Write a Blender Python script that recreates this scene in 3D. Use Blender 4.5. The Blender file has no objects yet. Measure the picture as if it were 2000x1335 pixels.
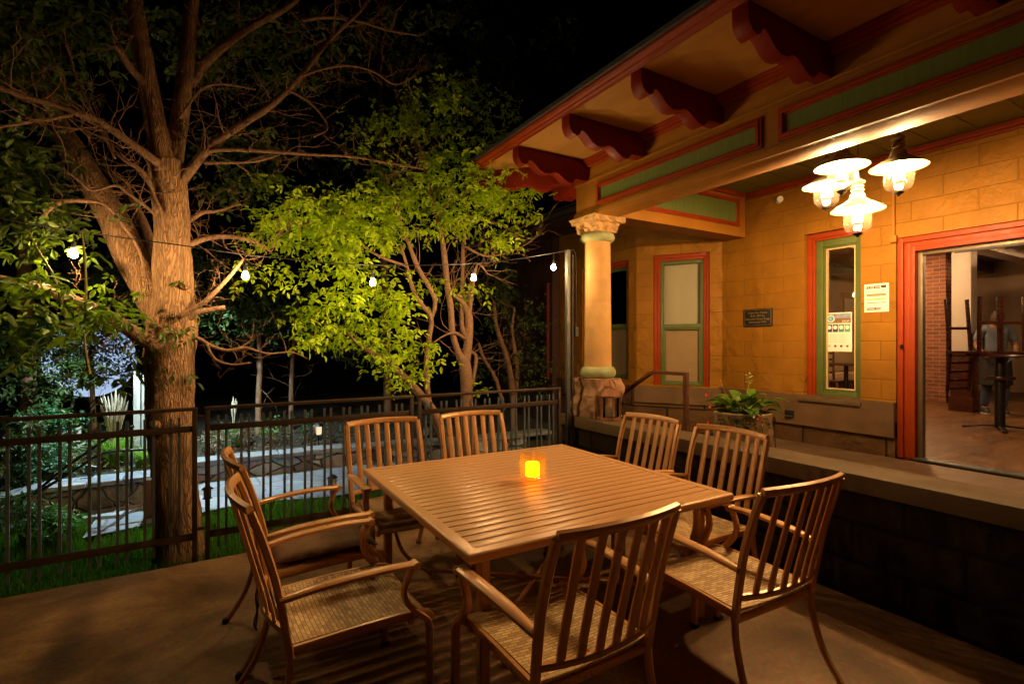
# lamp strengths and assumed garden lamp position
PEND=1600; STR=850; GARD=6500; INTL=220; SKY=.02; EXPO=.15
GLX,GLY,GLZ=-.36,7.2,2.25
import bpy, bmesh, math, random
import numpy as np
from mathutils import Vector, Matrix, noise
random.seed(7); rng = np.random.default_rng(11)
S = bpy.context.scene; COL = S.collection
PI = math.pi
F = (0.511, 0.8595); R_ = (0.8595, -0.511); H = 1.56
def ray(px, py):
    dx = (px-1000)/1000.; dz = (667.5-py)/1000.
    return (F[0]+R_[0]*dx, F[1]+R_[1]*dx, dz)
def aty(px, py, Y):
    r = ray(px, py); d = Y/r[1]; return Vector((r[0]*d, Y, H+r[2]*d))
def atx(px, py, X):
    r = ray(px, py); d = X/r[0]; return Vector((X, r[1]*d, H+r[2]*d))
def atz(px, py, Z):
    r = ray(px, py); d = (Z-H)/r[2]; return Vector((r[0]*d, r[1]*d, Z))
def depth_at(px, Y):
    return Y/ray(px, 0)[1]

# ------------------------------------------------------------------ object helpers
def tag(o, label=None, cat=None, group=None, kind=None):
    if label: o['label'] = label
    if cat: o['category'] = cat
    if group: o['group'] = group
    if kind: o['kind'] = kind
    return o
def thing(name, label, cat, loc=(0,0,0), rz=0, group=None):
    o = bpy.data.objects.new(name, None); COL.objects.link(o)
    o.empty_display_size = .1
    o.location = loc; o.rotation_euler = (0,0,rz)
    return tag(o, label, cat, group)
class MB:
    def __init__(s): s.v=[]; s.f=[]
    def add(s, vs, fs):
        n=len(s.v); s.v += [tuple(v) for v in vs]; s.f += [tuple(i+n for i in f) for f in fs]; return s
    def box(s, x0,y0,z0,x1,y1,z1):
        x0,x1=min(x0,x1),max(x0,x1); y0,y1=min(y0,y1),max(y0,y1); z0,z1=min(z0,z1),max(z0,z1)
        return s.add([(x0,y0,z0),(x1,y0,z0),(x1,y1,z0),(x0,y1,z0),(x0,y0,z1),(x1,y0,z1),(x1,y1,z1),(x0,y1,z1)],
            [(0,3,2,1),(4,5,6,7),(0,1,5,4),(1,2,6,5),(2,3,7,6),(3,0,4,7)])
    def obox(s, c, ux, uy, uz, hx, hy, hz):
        c=Vector(c); ux=Vector(ux).normalized(); uy=Vector(uy).normalized(); uz=Vector(uz).normalized()
        vs=[c+ux*a*hx+uy*b*hy+uz*d*hz for d in(-1,1) for a,b in((-1,-1),(1,-1),(1,1),(-1,1))]
        return s.add(vs,[(0,3,2,1),(4,5,6,7),(0,1,5,4),(1,2,6,5),(2,3,7,6),(3,0,4,7)])
    def lathe(s, prof, c=(0,0,0), n=24, sq=0, cap=True):
        # prof: list of (r, z)
        vs=[];fs=[]
        for r,z in prof:
            for k in range(n):
                a=2*PI*k/n; rr=r
                if sq: 
                    m=max(abs(math.cos(a)),abs(math.sin(a))); rr=r*((1-sq)+sq/m)
                vs.append((c[0]+rr*math.cos(a),c[1]+rr*math.sin(a),c[2]+z))
        for i in range(len(prof)-1):
            for k in range(n):
                k2=(k+1)%n; fs.append((i*n+k,i*n+k2,(i+1)*n+k2,(i+1)*n+k))
        if cap and prof[0][0]>1e-5: fs.append(tuple(range(n-1,-1,-1)))
        if cap and prof[-1][0]>1e-5 and not (len(prof)==2 and abs(prof[0][1]-prof[1][1])<1e-6): fs.append(tuple((len(prof)-1)*n+k for k in range(n)))
        return s.add(vs,fs)
    def tube(s, pts, rad, n=8, cap=True, rough=0, rs=1.0, closed=False):
        pts=[Vector(p) for p in pts]; m=len(pts)
        if not hasattr(rad,'__len__'): rad=[rad]*m
        vs=[];fs=[]; prev=None
        for i,p in enumerate(pts):
            t=(pts[min(i+1,m-1)]-pts[max(i-1,0)])
            if t.length<1e-9: t=Vector((0,0,1))
            t.normalize()
            if prev is None:
                a=Vector((0,0,1)) if abs(t.z)<.9 else Vector((1,0,0)); u=t.cross(a).normalized()
            else:
                u=(prev-t*prev.dot(t)); u=u.normalized() if u.length>1e-6 else t.orthogonal().normalized()
            prev=u; w=t.cross(u)
            for k in range(n):
                a=2*PI*k/n; q=u*math.cos(a)+w*math.sin(a); r=rad[i]
                if rough:
                    P=p+q*r
                    r*=1+rough*(noise.noise(Vector((P.x*rs,P.y*rs,P.z*rs*.35)))*1.2+.5*noise.noise(P*rs*2.7))
                vs.append(p+q*r)
        for i in range(m-1):
            for k in range(n):
                k2=(k+1)%n; fs.append((i*n+k,i*n+k2,(i+1)*n+k2,(i+1)*n+k))
        if cap: fs += [tuple(range(n-1,-1,-1)), tuple((m-1)*n+k for k in range(n))]
        return s.add(vs,fs)
    def sweep(s, pts, w, h, side, rnd=.35):
        # rounded-rect profile; w along 'side' hint, h perpendicular
        pts=[Vector(p) for p in pts]; m=len(pts)
        W=w if hasattr(w,'__len__') else [w]*m; Hh=h if hasattr(h,'__len__') else [h]*m
        side=Vector(side); vs=[];fs=[]
        c=1-rnd; P=[(1,c),(c,1),(-c,1),(-1,c),(-1,-c),(-c,-1),(c,-1),(1,-c)]
        for i,p in enumerate(pts):
            t=(pts[min(i+1,m-1)]-pts[max(i-1,0)]).normalized()
            u=(side-t*side.dot(t)).normalized(); v=t.cross(u)
            for a,b in P: vs.append(p+u*a*W[i]/2+v*b*Hh[i]/2)
        n=8
        for i in range(m-1):
            for k in range(n):
                k2=(k+1)%n; fs.append((i*n+k,i*n+k2,(i+1)*n+k2,(i+1)*n+k))
        fs += [tuple(range(n-1,-1,-1)), tuple((m-1)*n+k for k in range(n))]
        return s.add(vs,fs)
    def prism(s, prof, axis, a0, a1):
        # prof: 2D polygon (p,q); axis 'x','y','z' extrusion
        n=len(prof)
        def mk(p,q,a):
            return {'x':(a,p,q),'y':(p,a,q),'z':(p,q,a)}[axis]
        vs=[mk(p,q,a0) for p,q in prof]+[mk(p,q,a1) for p,q in prof]
        fs=[tuple(range(n)),tuple(range(2*n-1,n-1,-1))]+[(i,i+n,(i+1)%n+n,(i+1)%n) for i in range(n)]
        return s.add(vs,fs)
    def build(s, name, m, parent=None, smooth=False, ang=40, bevel=0, M=None, sub=0):
        me=bpy.data.meshes.new(name); me.from_pydata(s.v,[],s.f); me.validate(); 
        bm=bmesh.new(); bm.from_mesh(me)
        bmesh.ops.recalc_face_normals(bm, faces=bm.faces)
        if bevel:
            es=[e for e in bm.edges if len(e.link_faces)==2 and e.calc_face_angle(0)>.6]
            bmesh.ops.bevel(bm, geom=es, offset=bevel, segments=2, affect='EDGES', profile=.6)
        uv=bm.loops.layers.uv.new('UVMap')
        for f in bm.faces:
            n=f.normal; a=max(range(3),key=lambda k:abs(n[k]))
            for l in f.loops:
                c=l.vert.co
                l[uv].uv = (c.y,c.z) if a==0 else ((c.x,c.z) if a==1 else (c.x,c.y))
        bm.to_mesh(me); bm.free()
        if M is not None: me.transform(M)
        if smooth or bevel:
            me.shade_smooth()
            try: me.set_sharp_from_angle(angle=math.radians(ang))
            except Exception: pass
        if m: me.materials.append(m)
        o=bpy.data.objects.new(name,me); COL.objects.link(o)
        if parent is not None: o.parent=parent
        return o
def npmesh(name, verts, faces, m, parent=None, smooth=False):
    """numpy quads/tris, one face size"""
    me=bpy.data.meshes.new(name); nv=len(verts); nf=len(faces); k=faces.shape[1]
    me.vertices.add(nv); me.vertices.foreach_set('co', np.ascontiguousarray(verts,dtype=np.float32).ravel())
    me.loops.add(nf*k); me.loops.foreach_set('vertex_index', np.ascontiguousarray(faces,dtype=np.int32).ravel())
    me.polygons.add(nf); me.polygons.foreach_set('loop_start', np.arange(0,nf*k,k,dtype=np.int32))
    me.update(calc_edges=True); me.validate()
    if smooth: me.shade_smooth()
    me.materials.append(m)
    o=bpy.data.objects.new(name,me); COL.objects.link(o)
    if parent is not None: o.parent=parent
    return o
def kids(o): return [c for c in bpy.data.objects if c.parent==o]
def dup(root, loc, rz=0, label=None, group=None):
    def cp(o,par):
        c=o.copy(); COL.objects.link(c); c.parent=par
        for ch in kids(o): cp(ch,c)
        return c
    r=cp(root,None); r.location=loc; r.rotation_euler=(0,0,rz)
    if label: r['label']=label
    if group: r['group']=group
    return r
def smoothpts(pts, n=6):
    """Catmull-Rom through tuples of any length"""
    P=[np.array(p,float) for p in pts]; P=[2*P[0]-P[1]]+P+[2*P[-1]-P[-2]]; out=[]
    for i in range(1,len(P)-2):
        for k in range(n):
            t=k/n; a,b,c,d=P[i-1],P[i],P[i+1],P[i+2]
            out.append(.5*((2*b)+(-a+c)*t+(2*a-5*b+4*c-d)*t*t+(-a+3*b-3*c+d)*t**3))
    out.append(P[-2]); return out

# ------------------------------------------------------------------ materials
MATS={}
def newmat(name):
    m=bpy.data.materials.new(name); m.use_nodes=True; nt=m.node_tree
    return m, nt, nt.nodes, nt.links, nt.nodes['Principled BSDF']
def setp(b, col=None, rough=None, metal=None, spec=None):
    if col is not None: b.inputs['Base Color'].default_value=(*col,1)
    if rough is not None: b.inputs['Roughness'].default_value=rough
    if metal is not None: b.inputs['Metallic'].default_value=metal
    if spec is not None: b.inputs['Specular IOR Level'].default_value=spec
def varcol(N, L, vec, col, var, scale, detail=6, dark=None):
    n=N.new('ShaderNodeTexNoise'); n.inputs['Scale'].default_value=scale; n.inputs['Detail'].default_value=detail; n.inputs['Roughness'].default_value=.65
    L.new(vec,n.inputs['Vector'])
    r=N.new('ShaderNodeValToRGB'); r.color_ramp.elements[0].position=.3; r.color_ramp.elements[1].position=.7
    d=dark or tuple(c*(1-var) for c in col); l=tuple(min(1,c*(1+var*.6)) for c in col)
    r.color_ramp.elements[0].color=(*d,1); r.color_ramp.elements[1].color=(*l,1)
    L.new(n.outputs['Fac'],r.inputs['Fac']); return r.outputs['Color']
def mat(name, col, rough=.6, metal=0, var=.2, vs=4, bump=0, bs=40, bd=.01, spec=.5, rvar=.1, dark=None, stretch=None, coat=0,world=False):
    if name in MATS: return MATS[name]
    m,nt,N,L,b=newmat(name); setp(b,col,rough,metal,spec)
    tc=N.new('ShaderNodeTexCoord'); vec=tc.outputs['Object']
    if world: vec=N.new('ShaderNodeNewGeometry').outputs['Position']
    if stretch:
        mp=N.new('ShaderNodeMapping'); mp.inputs['Scale'].default_value=stretch; L.new(vec,mp.inputs['Vector']); vec=mp.outputs['Vector']
    if var: L.new(varcol(N,L,vec,col,var,vs,dark=dark), b.inputs['Base Color'])
    if rvar:
        n=N.new('ShaderNodeTexNoise'); n.inputs['Scale'].default_value=vs*2.3; n.inputs['Detail'].default_value=5; L.new(vec,n.inputs['Vector'])
        mr=N.new('ShaderNodeMapRange'); mr.inputs['From Min'].default_value=.3; mr.inputs['From Max'].default_value=.7
        mr.inputs['To Min'].default_value=max(0.02,rough-rvar); mr.inputs['To Max'].default_value=min(1,rough+rvar)
        L.new(n.outputs['Fac'],mr.inputs['Value']); L.new(mr.outputs['Result'],b.inputs['Roughness'])
    if bump:
        n=N.new('ShaderNodeTexNoise'); n.inputs['Scale'].default_value=bs; n.inputs['Detail'].default_value=8; L.new(vec,n.inputs['Vector'])
        bp=N.new('ShaderNodeBump'); bp.inputs['Strength'].default_value=bump; bp.inputs['Distance'].default_value=bd
        L.new(n.outputs['Fac'],bp.inputs['Height']); L.new(bp.outputs['Normal'],b.inputs['Normal'])
    if coat: b.inputs['Coat Weight'].default_value=coat
    MATS[name]=m; return m
def brick(name, c1, c2, mortar, w, h, ms=.01, bump=.6, bd=.01, rough=.8, nb=.3, nscale=25, off=.5, var=.25, msm=.2, patch=0):
    if name in MATS: return MATS[name]
    m,nt,N,L,b=newmat(name); setp(b,c1,rough,0,.15)
    tc=N.new('ShaderNodeTexCoord'); 
    # wobble the joints a little
    nz=N.new('ShaderNodeTexNoise'); nz.inputs['Scale'].default_value=2.5; nz.inputs['Detail'].default_value=4; L.new(tc.outputs['UV'],nz.inputs['Vector'])
    vm=N.new('ShaderNodeVectorMath'); vm.operation='MULTIPLY_ADD'; vm.inputs[1].default_value=(h*.12,)*3
    L.new(nz.outputs['Color'],vm.inputs[0]); L.new(tc.outputs['UV'],vm.inputs[2])
    br=N.new('ShaderNodeTexBrick'); br.offset=off; br.inputs['Scale'].default_value=1
    br.inputs['Brick Width'].default_value=w; br.inputs['Row Height'].default_value=h; br.inputs['Mortar Size'].default_value=ms; br.inputs['Mortar Smooth'].default_value=msm
    br.inputs['Color1'].default_value=(*c1,1); br.inputs['Color2'].default_value=(*c2,1); br.inputs['Mortar'].default_value=(*mortar,1)
    L.new(vm.outputs['Vector'],br.inputs['Vector'])
    vc=varcol(N,L,tc.outputs['Object'],(1,1,1),var,3)
    mx=N.new('ShaderNodeMix'); mx.data_type='RGBA'; mx.blend_type='MULTIPLY'; mx.inputs[0].default_value=1
    L.new(br.outputs['Color'],mx.inputs[6]); L.new(vc,mx.inputs[7]); L.new(mx.outputs[2],b.inputs['Base Color'])
    n=N.new('ShaderNodeTexNoise'); n.inputs['Scale'].default_value=nscale; n.inputs['Detail'].default_value=8; L.new(tc.outputs['Object'],n.inputs['Vector'])
    src=n.outputs['Fac']
    if patch:   # rough hewn patches
        n2=N.new('ShaderNodeTexNoise'); n2.inputs['Scale'].default_value=1.7; n2.inputs['Detail'].default_value=3; L.new(tc.outputs['Object'],n2.inputs['Vector'])
        r2=N.new('ShaderNodeMapRange'); r2.inputs['From Min'].default_value=.5; r2.inputs['From Max'].default_value=.62; L.new(n2.outputs['Fac'],r2.inputs['Value'])
        n3=N.new('ShaderNodeTexNoise'); n3.inputs['Scale'].default_value=9; n3.inputs['Detail'].default_value=6; n3.inputs['Distortion'].default_value=.6; L.new(tc.outputs['Object'],n3.inputs['Vector'])
        mm=N.new('ShaderNodeMath'); mm.operation='MULTIPLY'; L.new(r2.outputs['Result'],mm.inputs[0]); L.new(n3.outputs['Fac'],mm.inputs[1])
        ad=N.new('ShaderNodeMath'); ad.operation='MULTIPLY_ADD'; ad.inputs[1].default_value=patch; L.new(mm.outputs[0],ad.inputs[0]); L.new(n.outputs['Fac'],ad.inputs[2]); src=ad.outputs[0]
    bp1=N.new('ShaderNodeBump'); bp1.inputs['Strength'].default_value=nb; bp1.inputs['Distance'].default_value=bd*.6; L.new(src,bp1.inputs['Height'])
    bp=N.new('ShaderNodeBump'); bp.invert=True; bp.inputs['Strength'].default_value=bump; bp.inputs['Distance'].default_value=bd
    L.new(br.outputs['Fac'],bp.inputs['Height']); L.new(bp1.outputs['Normal'],bp.inputs['Normal']); L.new(bp.outputs['Normal'],b.inputs['Normal'])
    MATS[name]=m; return m
def emit(name, col, s):
    m,nt,N,L,b=newmat(name); setp(b,(0,0,0),.5); b.inputs['Emission Color'].default_value=(*col,1); b.inputs['Emission Strength'].default_value=s
    return m
def glassy(name, tint=(1,1,1), f=.12, rough=.02, ior=1.45, edge=None):
    """thin clear glass: straight-through light plus fresnel reflection (no caustic noise)"""
    m,nt,N,L,b=newmat(name); N.remove(b); out=N['Material Output']
    t=N.new('ShaderNodeBsdfTransparent'); t.inputs[0].default_value=(*tint,1)
    g=N.new('ShaderNodeBsdfGlossy'); g.inputs['Roughness'].default_value=rough
    fr=N.new('ShaderNodeFresnel'); fr.inputs['IOR'].default_value=ior
    mx=N.new('ShaderNodeMixShader'); L.new(fr.outputs[0],mx.inputs[0]); L.new(t.outputs[0],mx.inputs[1]); L.new(g.outputs[0],mx.inputs[2])
    L.new(mx.outputs[0],out.inputs['Surface']); return m
def leafmat(name, col, col2, trans=.35, rough=.45, tcol=None):
    m,nt,N,L,b=newmat(name); out=N['Material Output']; setp(b,col,rough,0,.4)
    g=N.new('ShaderNodeNewGeometry'); r=N.new('ShaderNodeValToRGB')
    r.color_ramp.elements[0].color=(*col,1); r.color_ramp.elements[1].color=(*col2,1)
    L.new(g.outputs['Random Per Island'],r.inputs['Fac']); L.new(r.outputs['Color'],b.inputs['Base Color'])
    tr=N.new('ShaderNodeBsdfTranslucent'); mc=N.new('ShaderNodeMix'); mc.data_type='RGBA'; mc.blend_type='MULTIPLY'; mc.inputs[0].default_value=1
    L.new(r.outputs['Color'],mc.inputs[6]); mc.inputs[7].default_value=(*(tcol or (1.4,1.5,.6)),1); L.new(mc.outputs[2],tr.inputs['Color'])
    mx=N.new('ShaderNodeMixShader'); mx.inputs[0].default_value=trans; L.new(b.outputs[0],mx.inputs[1]); L.new(tr.outputs[0],mx.inputs[2]); L.new(mx.outputs[0],out.inputs['Surface'])
    return m
def barkmat(name, c1, c2, scale=9, bump=1.0, bd=.02, st=(1,1,.22)):
    m,nt,N,L,b=newmat(name); setp(b,c1,.85,0,.25)
    tc=N.new('ShaderNodeTexCoord'); mp=N.new('ShaderNodeMapping'); mp.inputs['Scale'].default_value=st; L.new(tc.outputs['Object'],mp.inputs['Vector'])
    n0=N.new('ShaderNodeTexNoise'); n0.inputs['Scale'].default_value=4; n0.inputs['Detail'].default_value=4; L.new(mp.outputs[0],n0.inputs['Vector'])
    vm=N.new('ShaderNodeVectorMath'); vm.operation='MULTIPLY_ADD'; vm.inputs[1].default_value=(.5,.5,.5); L.new(n0.outputs['Color'],vm.inputs[0]); L.new(mp.outputs[0],vm.inputs[2])
    v=N.new('ShaderNodeTexVoronoi'); v.feature='DISTANCE_TO_EDGE'; v.inputs['Scale'].default_value=scale; L.new(vm.outputs[0],v.inputs['Vector'])
    n=N.new('ShaderNodeTexNoise'); n.inputs['Scale'].default_value=scale*2.2; n.inputs['Detail'].default_value=10; n.inputs['Roughness'].default_value=.7; L.new(mp.outputs[0],n.inputs['Vector'])
    mr=N.new('ShaderNodeMapRange'); mr.inputs['From Max'].default_value=.22; L.new(v.outputs['Distance'],mr.inputs['Value'])
    ad=N.new('ShaderNodeMath'); ad.operation='MULTIPLY_ADD'; ad.inputs[1].default_value=.55; L.new(mr.outputs[0],ad.inputs[0]); L.new(n.outputs['Fac'],ad.inputs[2])
    r=N.new('ShaderNodeValToRGB'); r.color_ramp.elements[0].position=.35; r.color_ramp.elements[1].position=1.05
    r.color_ramp.elements[0].color=(*c2,1); r.color_ramp.elements[1].color=(*c1,1); L.new(ad.outputs[0],r.inputs['Fac']); L.new(r.outputs[0],b.inputs['Base Color'])
    bp=N.new('ShaderNodeBump'); bp.inputs['Strength'].default_value=bump; bp.inputs['Distance'].default_value=bd; L.new(ad.outputs[0],bp.inputs['Height']); L.new(bp.outputs[0],b.inputs['Normal'])
    return m
def stonemat(name, cols, mortar, scale=3.0, bump=.8, bd=.02, rough=.8, st=(1,1,1), mw=.03):
    """irregular flagstones / field stones: voronoi cells with joints"""
    m,nt,N,L,b=newmat(name); setp(b,cols[0],rough)
    tc=N.new('ShaderNodeTexCoord'); mp=N.new('ShaderNodeMapping'); mp.inputs['Scale'].default_value=st; L.new(tc.outputs['Object'],mp.inputs['Vector'])
    n0=N.new('ShaderNodeTexNoise'); n0.inputs['Scale'].default_value=3; L.new(mp.outputs[0],n0.inputs['Vector'])
    vm=N.new('ShaderNodeVectorMath'); vm.operation='MULTIPLY_ADD'; vm.inputs[1].default_value=(.15,)*3; L.new(n0.outputs['Color'],vm.inputs[0]); L.new(mp.outputs[0],vm.inputs[2])
    v=N.new('ShaderNodeTexVoronoi'); v.feature='DISTANCE_TO_EDGE'; v.inputs['Scale'].default_value=scale; L.new(vm.outputs[0],v.inputs['Vector'])
    v2=N.new('ShaderNodeTexVoronoi'); v2.inputs['Scale'].default_value=scale; L.new(vm.outputs[0],v2.inputs['Vector'])
    sp=N.new('ShaderNodeSeparateColor'); L.new(v2.outputs['Color'],sp.inputs[0])
    r=N.new('ShaderNodeValToRGB'); r.color_ramp.interpolation='LINEAR'
    els=r.color_ramp.elements
    for i,c in enumerate(cols):
        p=i/(len(cols)-1)
        e=els[i] if i<2 else els.new(p)
        e.position=p; e.color=(*c,1)
    L.new(sp.outputs[0],r.inputs['Fac'])
    n=N.new('ShaderNodeTexNoise'); n.inputs['Scale'].default_value=scale*5; n.inputs['Detail'].default_value=9; L.new(tc.outputs['Object'],n.inputs['Vector'])
    mx=N.new('ShaderNodeMix'); mx.data_type='RGBA'; mx.blend_type='OVERLAY'; mx.inputs[0].default_value=.6; L.new(r.outputs[0],mx.inputs[6]); L.new(n.outputs['Color'],mx.inputs[7])
    mr=N.new('ShaderNodeMapRange'); mr.inputs['From Min'].default_value=mw*.4; mr.inputs['From Max'].default_value=mw*1.6; L.new(v.outputs['Distance'],mr.inputs['Value'])
    m2=N.new('ShaderNodeMix'); m2.data_type='RGBA'; m2.inputs[6].default_value=(*mortar,1); L.new(mr.outputs[0],m2.inputs[0]); L.new(mx.outputs[2],m2.inputs[7]); L.new(m2.outputs[2],b.inputs['Base Color'])
    ad=N.new('ShaderNodeMath'); ad.operation='MULTIPLY_ADD'; ad.inputs[1].default_value=.5; L.new(n.outputs['Fac'],ad.inputs[0]); L.new(mr.outputs[0],ad.inputs[2])
    bp=N.new('ShaderNodeBump'); bp.inputs['Strength'].default_value=bump; bp.inputs['Distance'].default_value=bd; L.new(ad.outputs[0],bp.inputs['Height']); L.new(bp.outputs[0],b.inputs['Normal'])
    return m

OCH=(.30,.130,.012); 
m_wall=brick('painted_block',OCH,(.28,.118,.010),(.25,.105,.010),.52,.197,.008,.45,.014,.55,.5,26,var=.25,msm=.9,patch=7.0)
m_ochre=mat('ochre_paint',(.30,.122,.012),.6,spec=.2,var=.12,vs=3,bump=.15,bs=30,bd=.003)
m_soff=mat('soffit_paint',(.42,.205,.045),.6,spec=.2,var=.16,vs=2.5,bump=.15,bs=20,bd=.004,stretch=(3,.6,1))
m_red=mat('red_paint',(.27,.034,.003),.5,spec=.25,var=.15,vs=6,bump=.1,bs=30,bd=.002)
m_dkred=mat('bracket_paint',(.20,.014,.003),.5,spec=.25,var=.18,vs=5,bump=.12,bs=25,bd=.003)
m_green=mat('green_paint',(.13,.17,.04),.5,var=.15,vs=6,bump=.3,bs=8,bd=.004,stretch=(8,8,.3))
m_sash=mat('sash_green',(.085,.11,.022),.45,var=.15,vs=6,bump=.1)
m_gceil=mat('ceiling_green',(.15,.155,.03),.5,var=.15,vs=3,stretch=(6,.5,1),bump=.25,bs=9,bd=.004)
m_stone=mat('rough_stone',(.38,.20,.10),.85,var=.4,vs=7,bump=1.0,bs=9,bd=.035,rvar=.05)
m_capst=mat('capital_stone',(.50,.285,.10),.75,var=.3,vs=9,bump=.6,bs=26,bd=.01)
m_shaft=mat('column_shaft',(.48,.26,.08),.75,var=.18,vs=6,bump=.6,bs=14,bd=.008)
m_greenst=mat('green_stone',(.30,.31,.14),.6,var=.3,vs=8,bump=.5,bs=22,bd=.008)
m_cap=mat('ledge_stone',(.11,.066,.024),.75,var=.3,vs=3,bump=.3,bs=20,bd=.006)
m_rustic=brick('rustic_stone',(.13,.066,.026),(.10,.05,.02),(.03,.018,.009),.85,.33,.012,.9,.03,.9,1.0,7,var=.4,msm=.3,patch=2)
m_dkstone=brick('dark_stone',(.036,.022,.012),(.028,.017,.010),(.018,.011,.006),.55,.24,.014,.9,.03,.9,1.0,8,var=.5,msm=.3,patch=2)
m_conc=None
m_metal=mat('fence_metal',(.06,.036,.022),.45,metal=.3,var=.25,vs=8,bump=.1)
m_picket=mat('picket_metal',(.11,.135,.14),.45,metal=.3,var=.2,vs=8,bump=.1)
m_galv=mat('galvanised',(.09,.09,.085),.5,metal=.4,var=.25,vs=10)
m_rust=mat('rusty_rail',(.14,.05,.025),.6,metal=.4,var=.35,vs=18,bump=.2)
m_lant=mat('rusty_lantern',(.24,.10,.045),.6,metal=.3,var=.4,vs=20,bump=.3)
m_chair=mat('brown_powder_coat',(.62,.31,.112),.36,metal=.15,var=.14,vs=5,bump=.12,bs=220,bd=.001,rvar=.12,world=True)
m_table=mat('table_powder_coat',(.64,.345,.155),.33,metal=.15,var=.05,vs=3,bump=.10,bs=220,bd=.001,rvar=.05,world=True)
m_dark=mat('black_metal',(.02,.018,.016),.4,metal=.5,var=.2)
m_shade=mat('lamp_shade_enamel',(.17,.125,.06),.5,metal=.1,var=.15,vs=10)
m_shadein=mat('lamp_socket',(.20,.17,.12),.4,metal=.4,var=.2)
def frosted(name,tint,tr,k):
    m,nt,N,L,b=newmat(name); N.remove(b); out=N['Material Output']
    t=N.new('ShaderNodeBsdfTransparent'); t.inputs[0].default_value=(*tint,1)
    g=N.new('ShaderNodeBsdfTranslucent'); g.inputs[0].default_value=(*tr,1)
    d=N.new('ShaderNodeBsdfGlossy'); d.inputs['Roughness'].default_value=.03
    mx=N.new('ShaderNodeMixShader'); mx.inputs[0].default_value=k; L.new(t.outputs[0],mx.inputs[1]); L.new(g.outputs[0],mx.inputs[2])
    m2=N.new('ShaderNodeMixShader'); m2.inputs[0].default_value=.06; L.new(mx.outputs[0],m2.inputs[1]); L.new(d.outputs[0],m2.inputs[2]); L.new(m2.outputs[0],out.inputs['Surface']); return m
m_globe=frosted('lamp_globe_glass',(.97,.95,.9),(.9,.8,.6),.008)
m_glass=glassy('clear_glass',(.97,.98,.96))
m_pane=glassy('window_glass',(.92,.93,.92),ior=1.5)
m_white=mat('white_paint',(.62,.55,.48),.5,var=.06)
m_black=mat('black_plaque',(.02,.015,.013),.35,var=.1)
m_wood=mat('dark_wood',(.05,.012,.006),.3,var=.3,vs=6,stretch=(1,1,4),coat=.3)
m_rock=mat('gray_wood',(.42,.42,.38),.85,var=.35,vs=7,bump=.6,bs=12,bd=.01,stretch=(3,3,.4))

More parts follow.
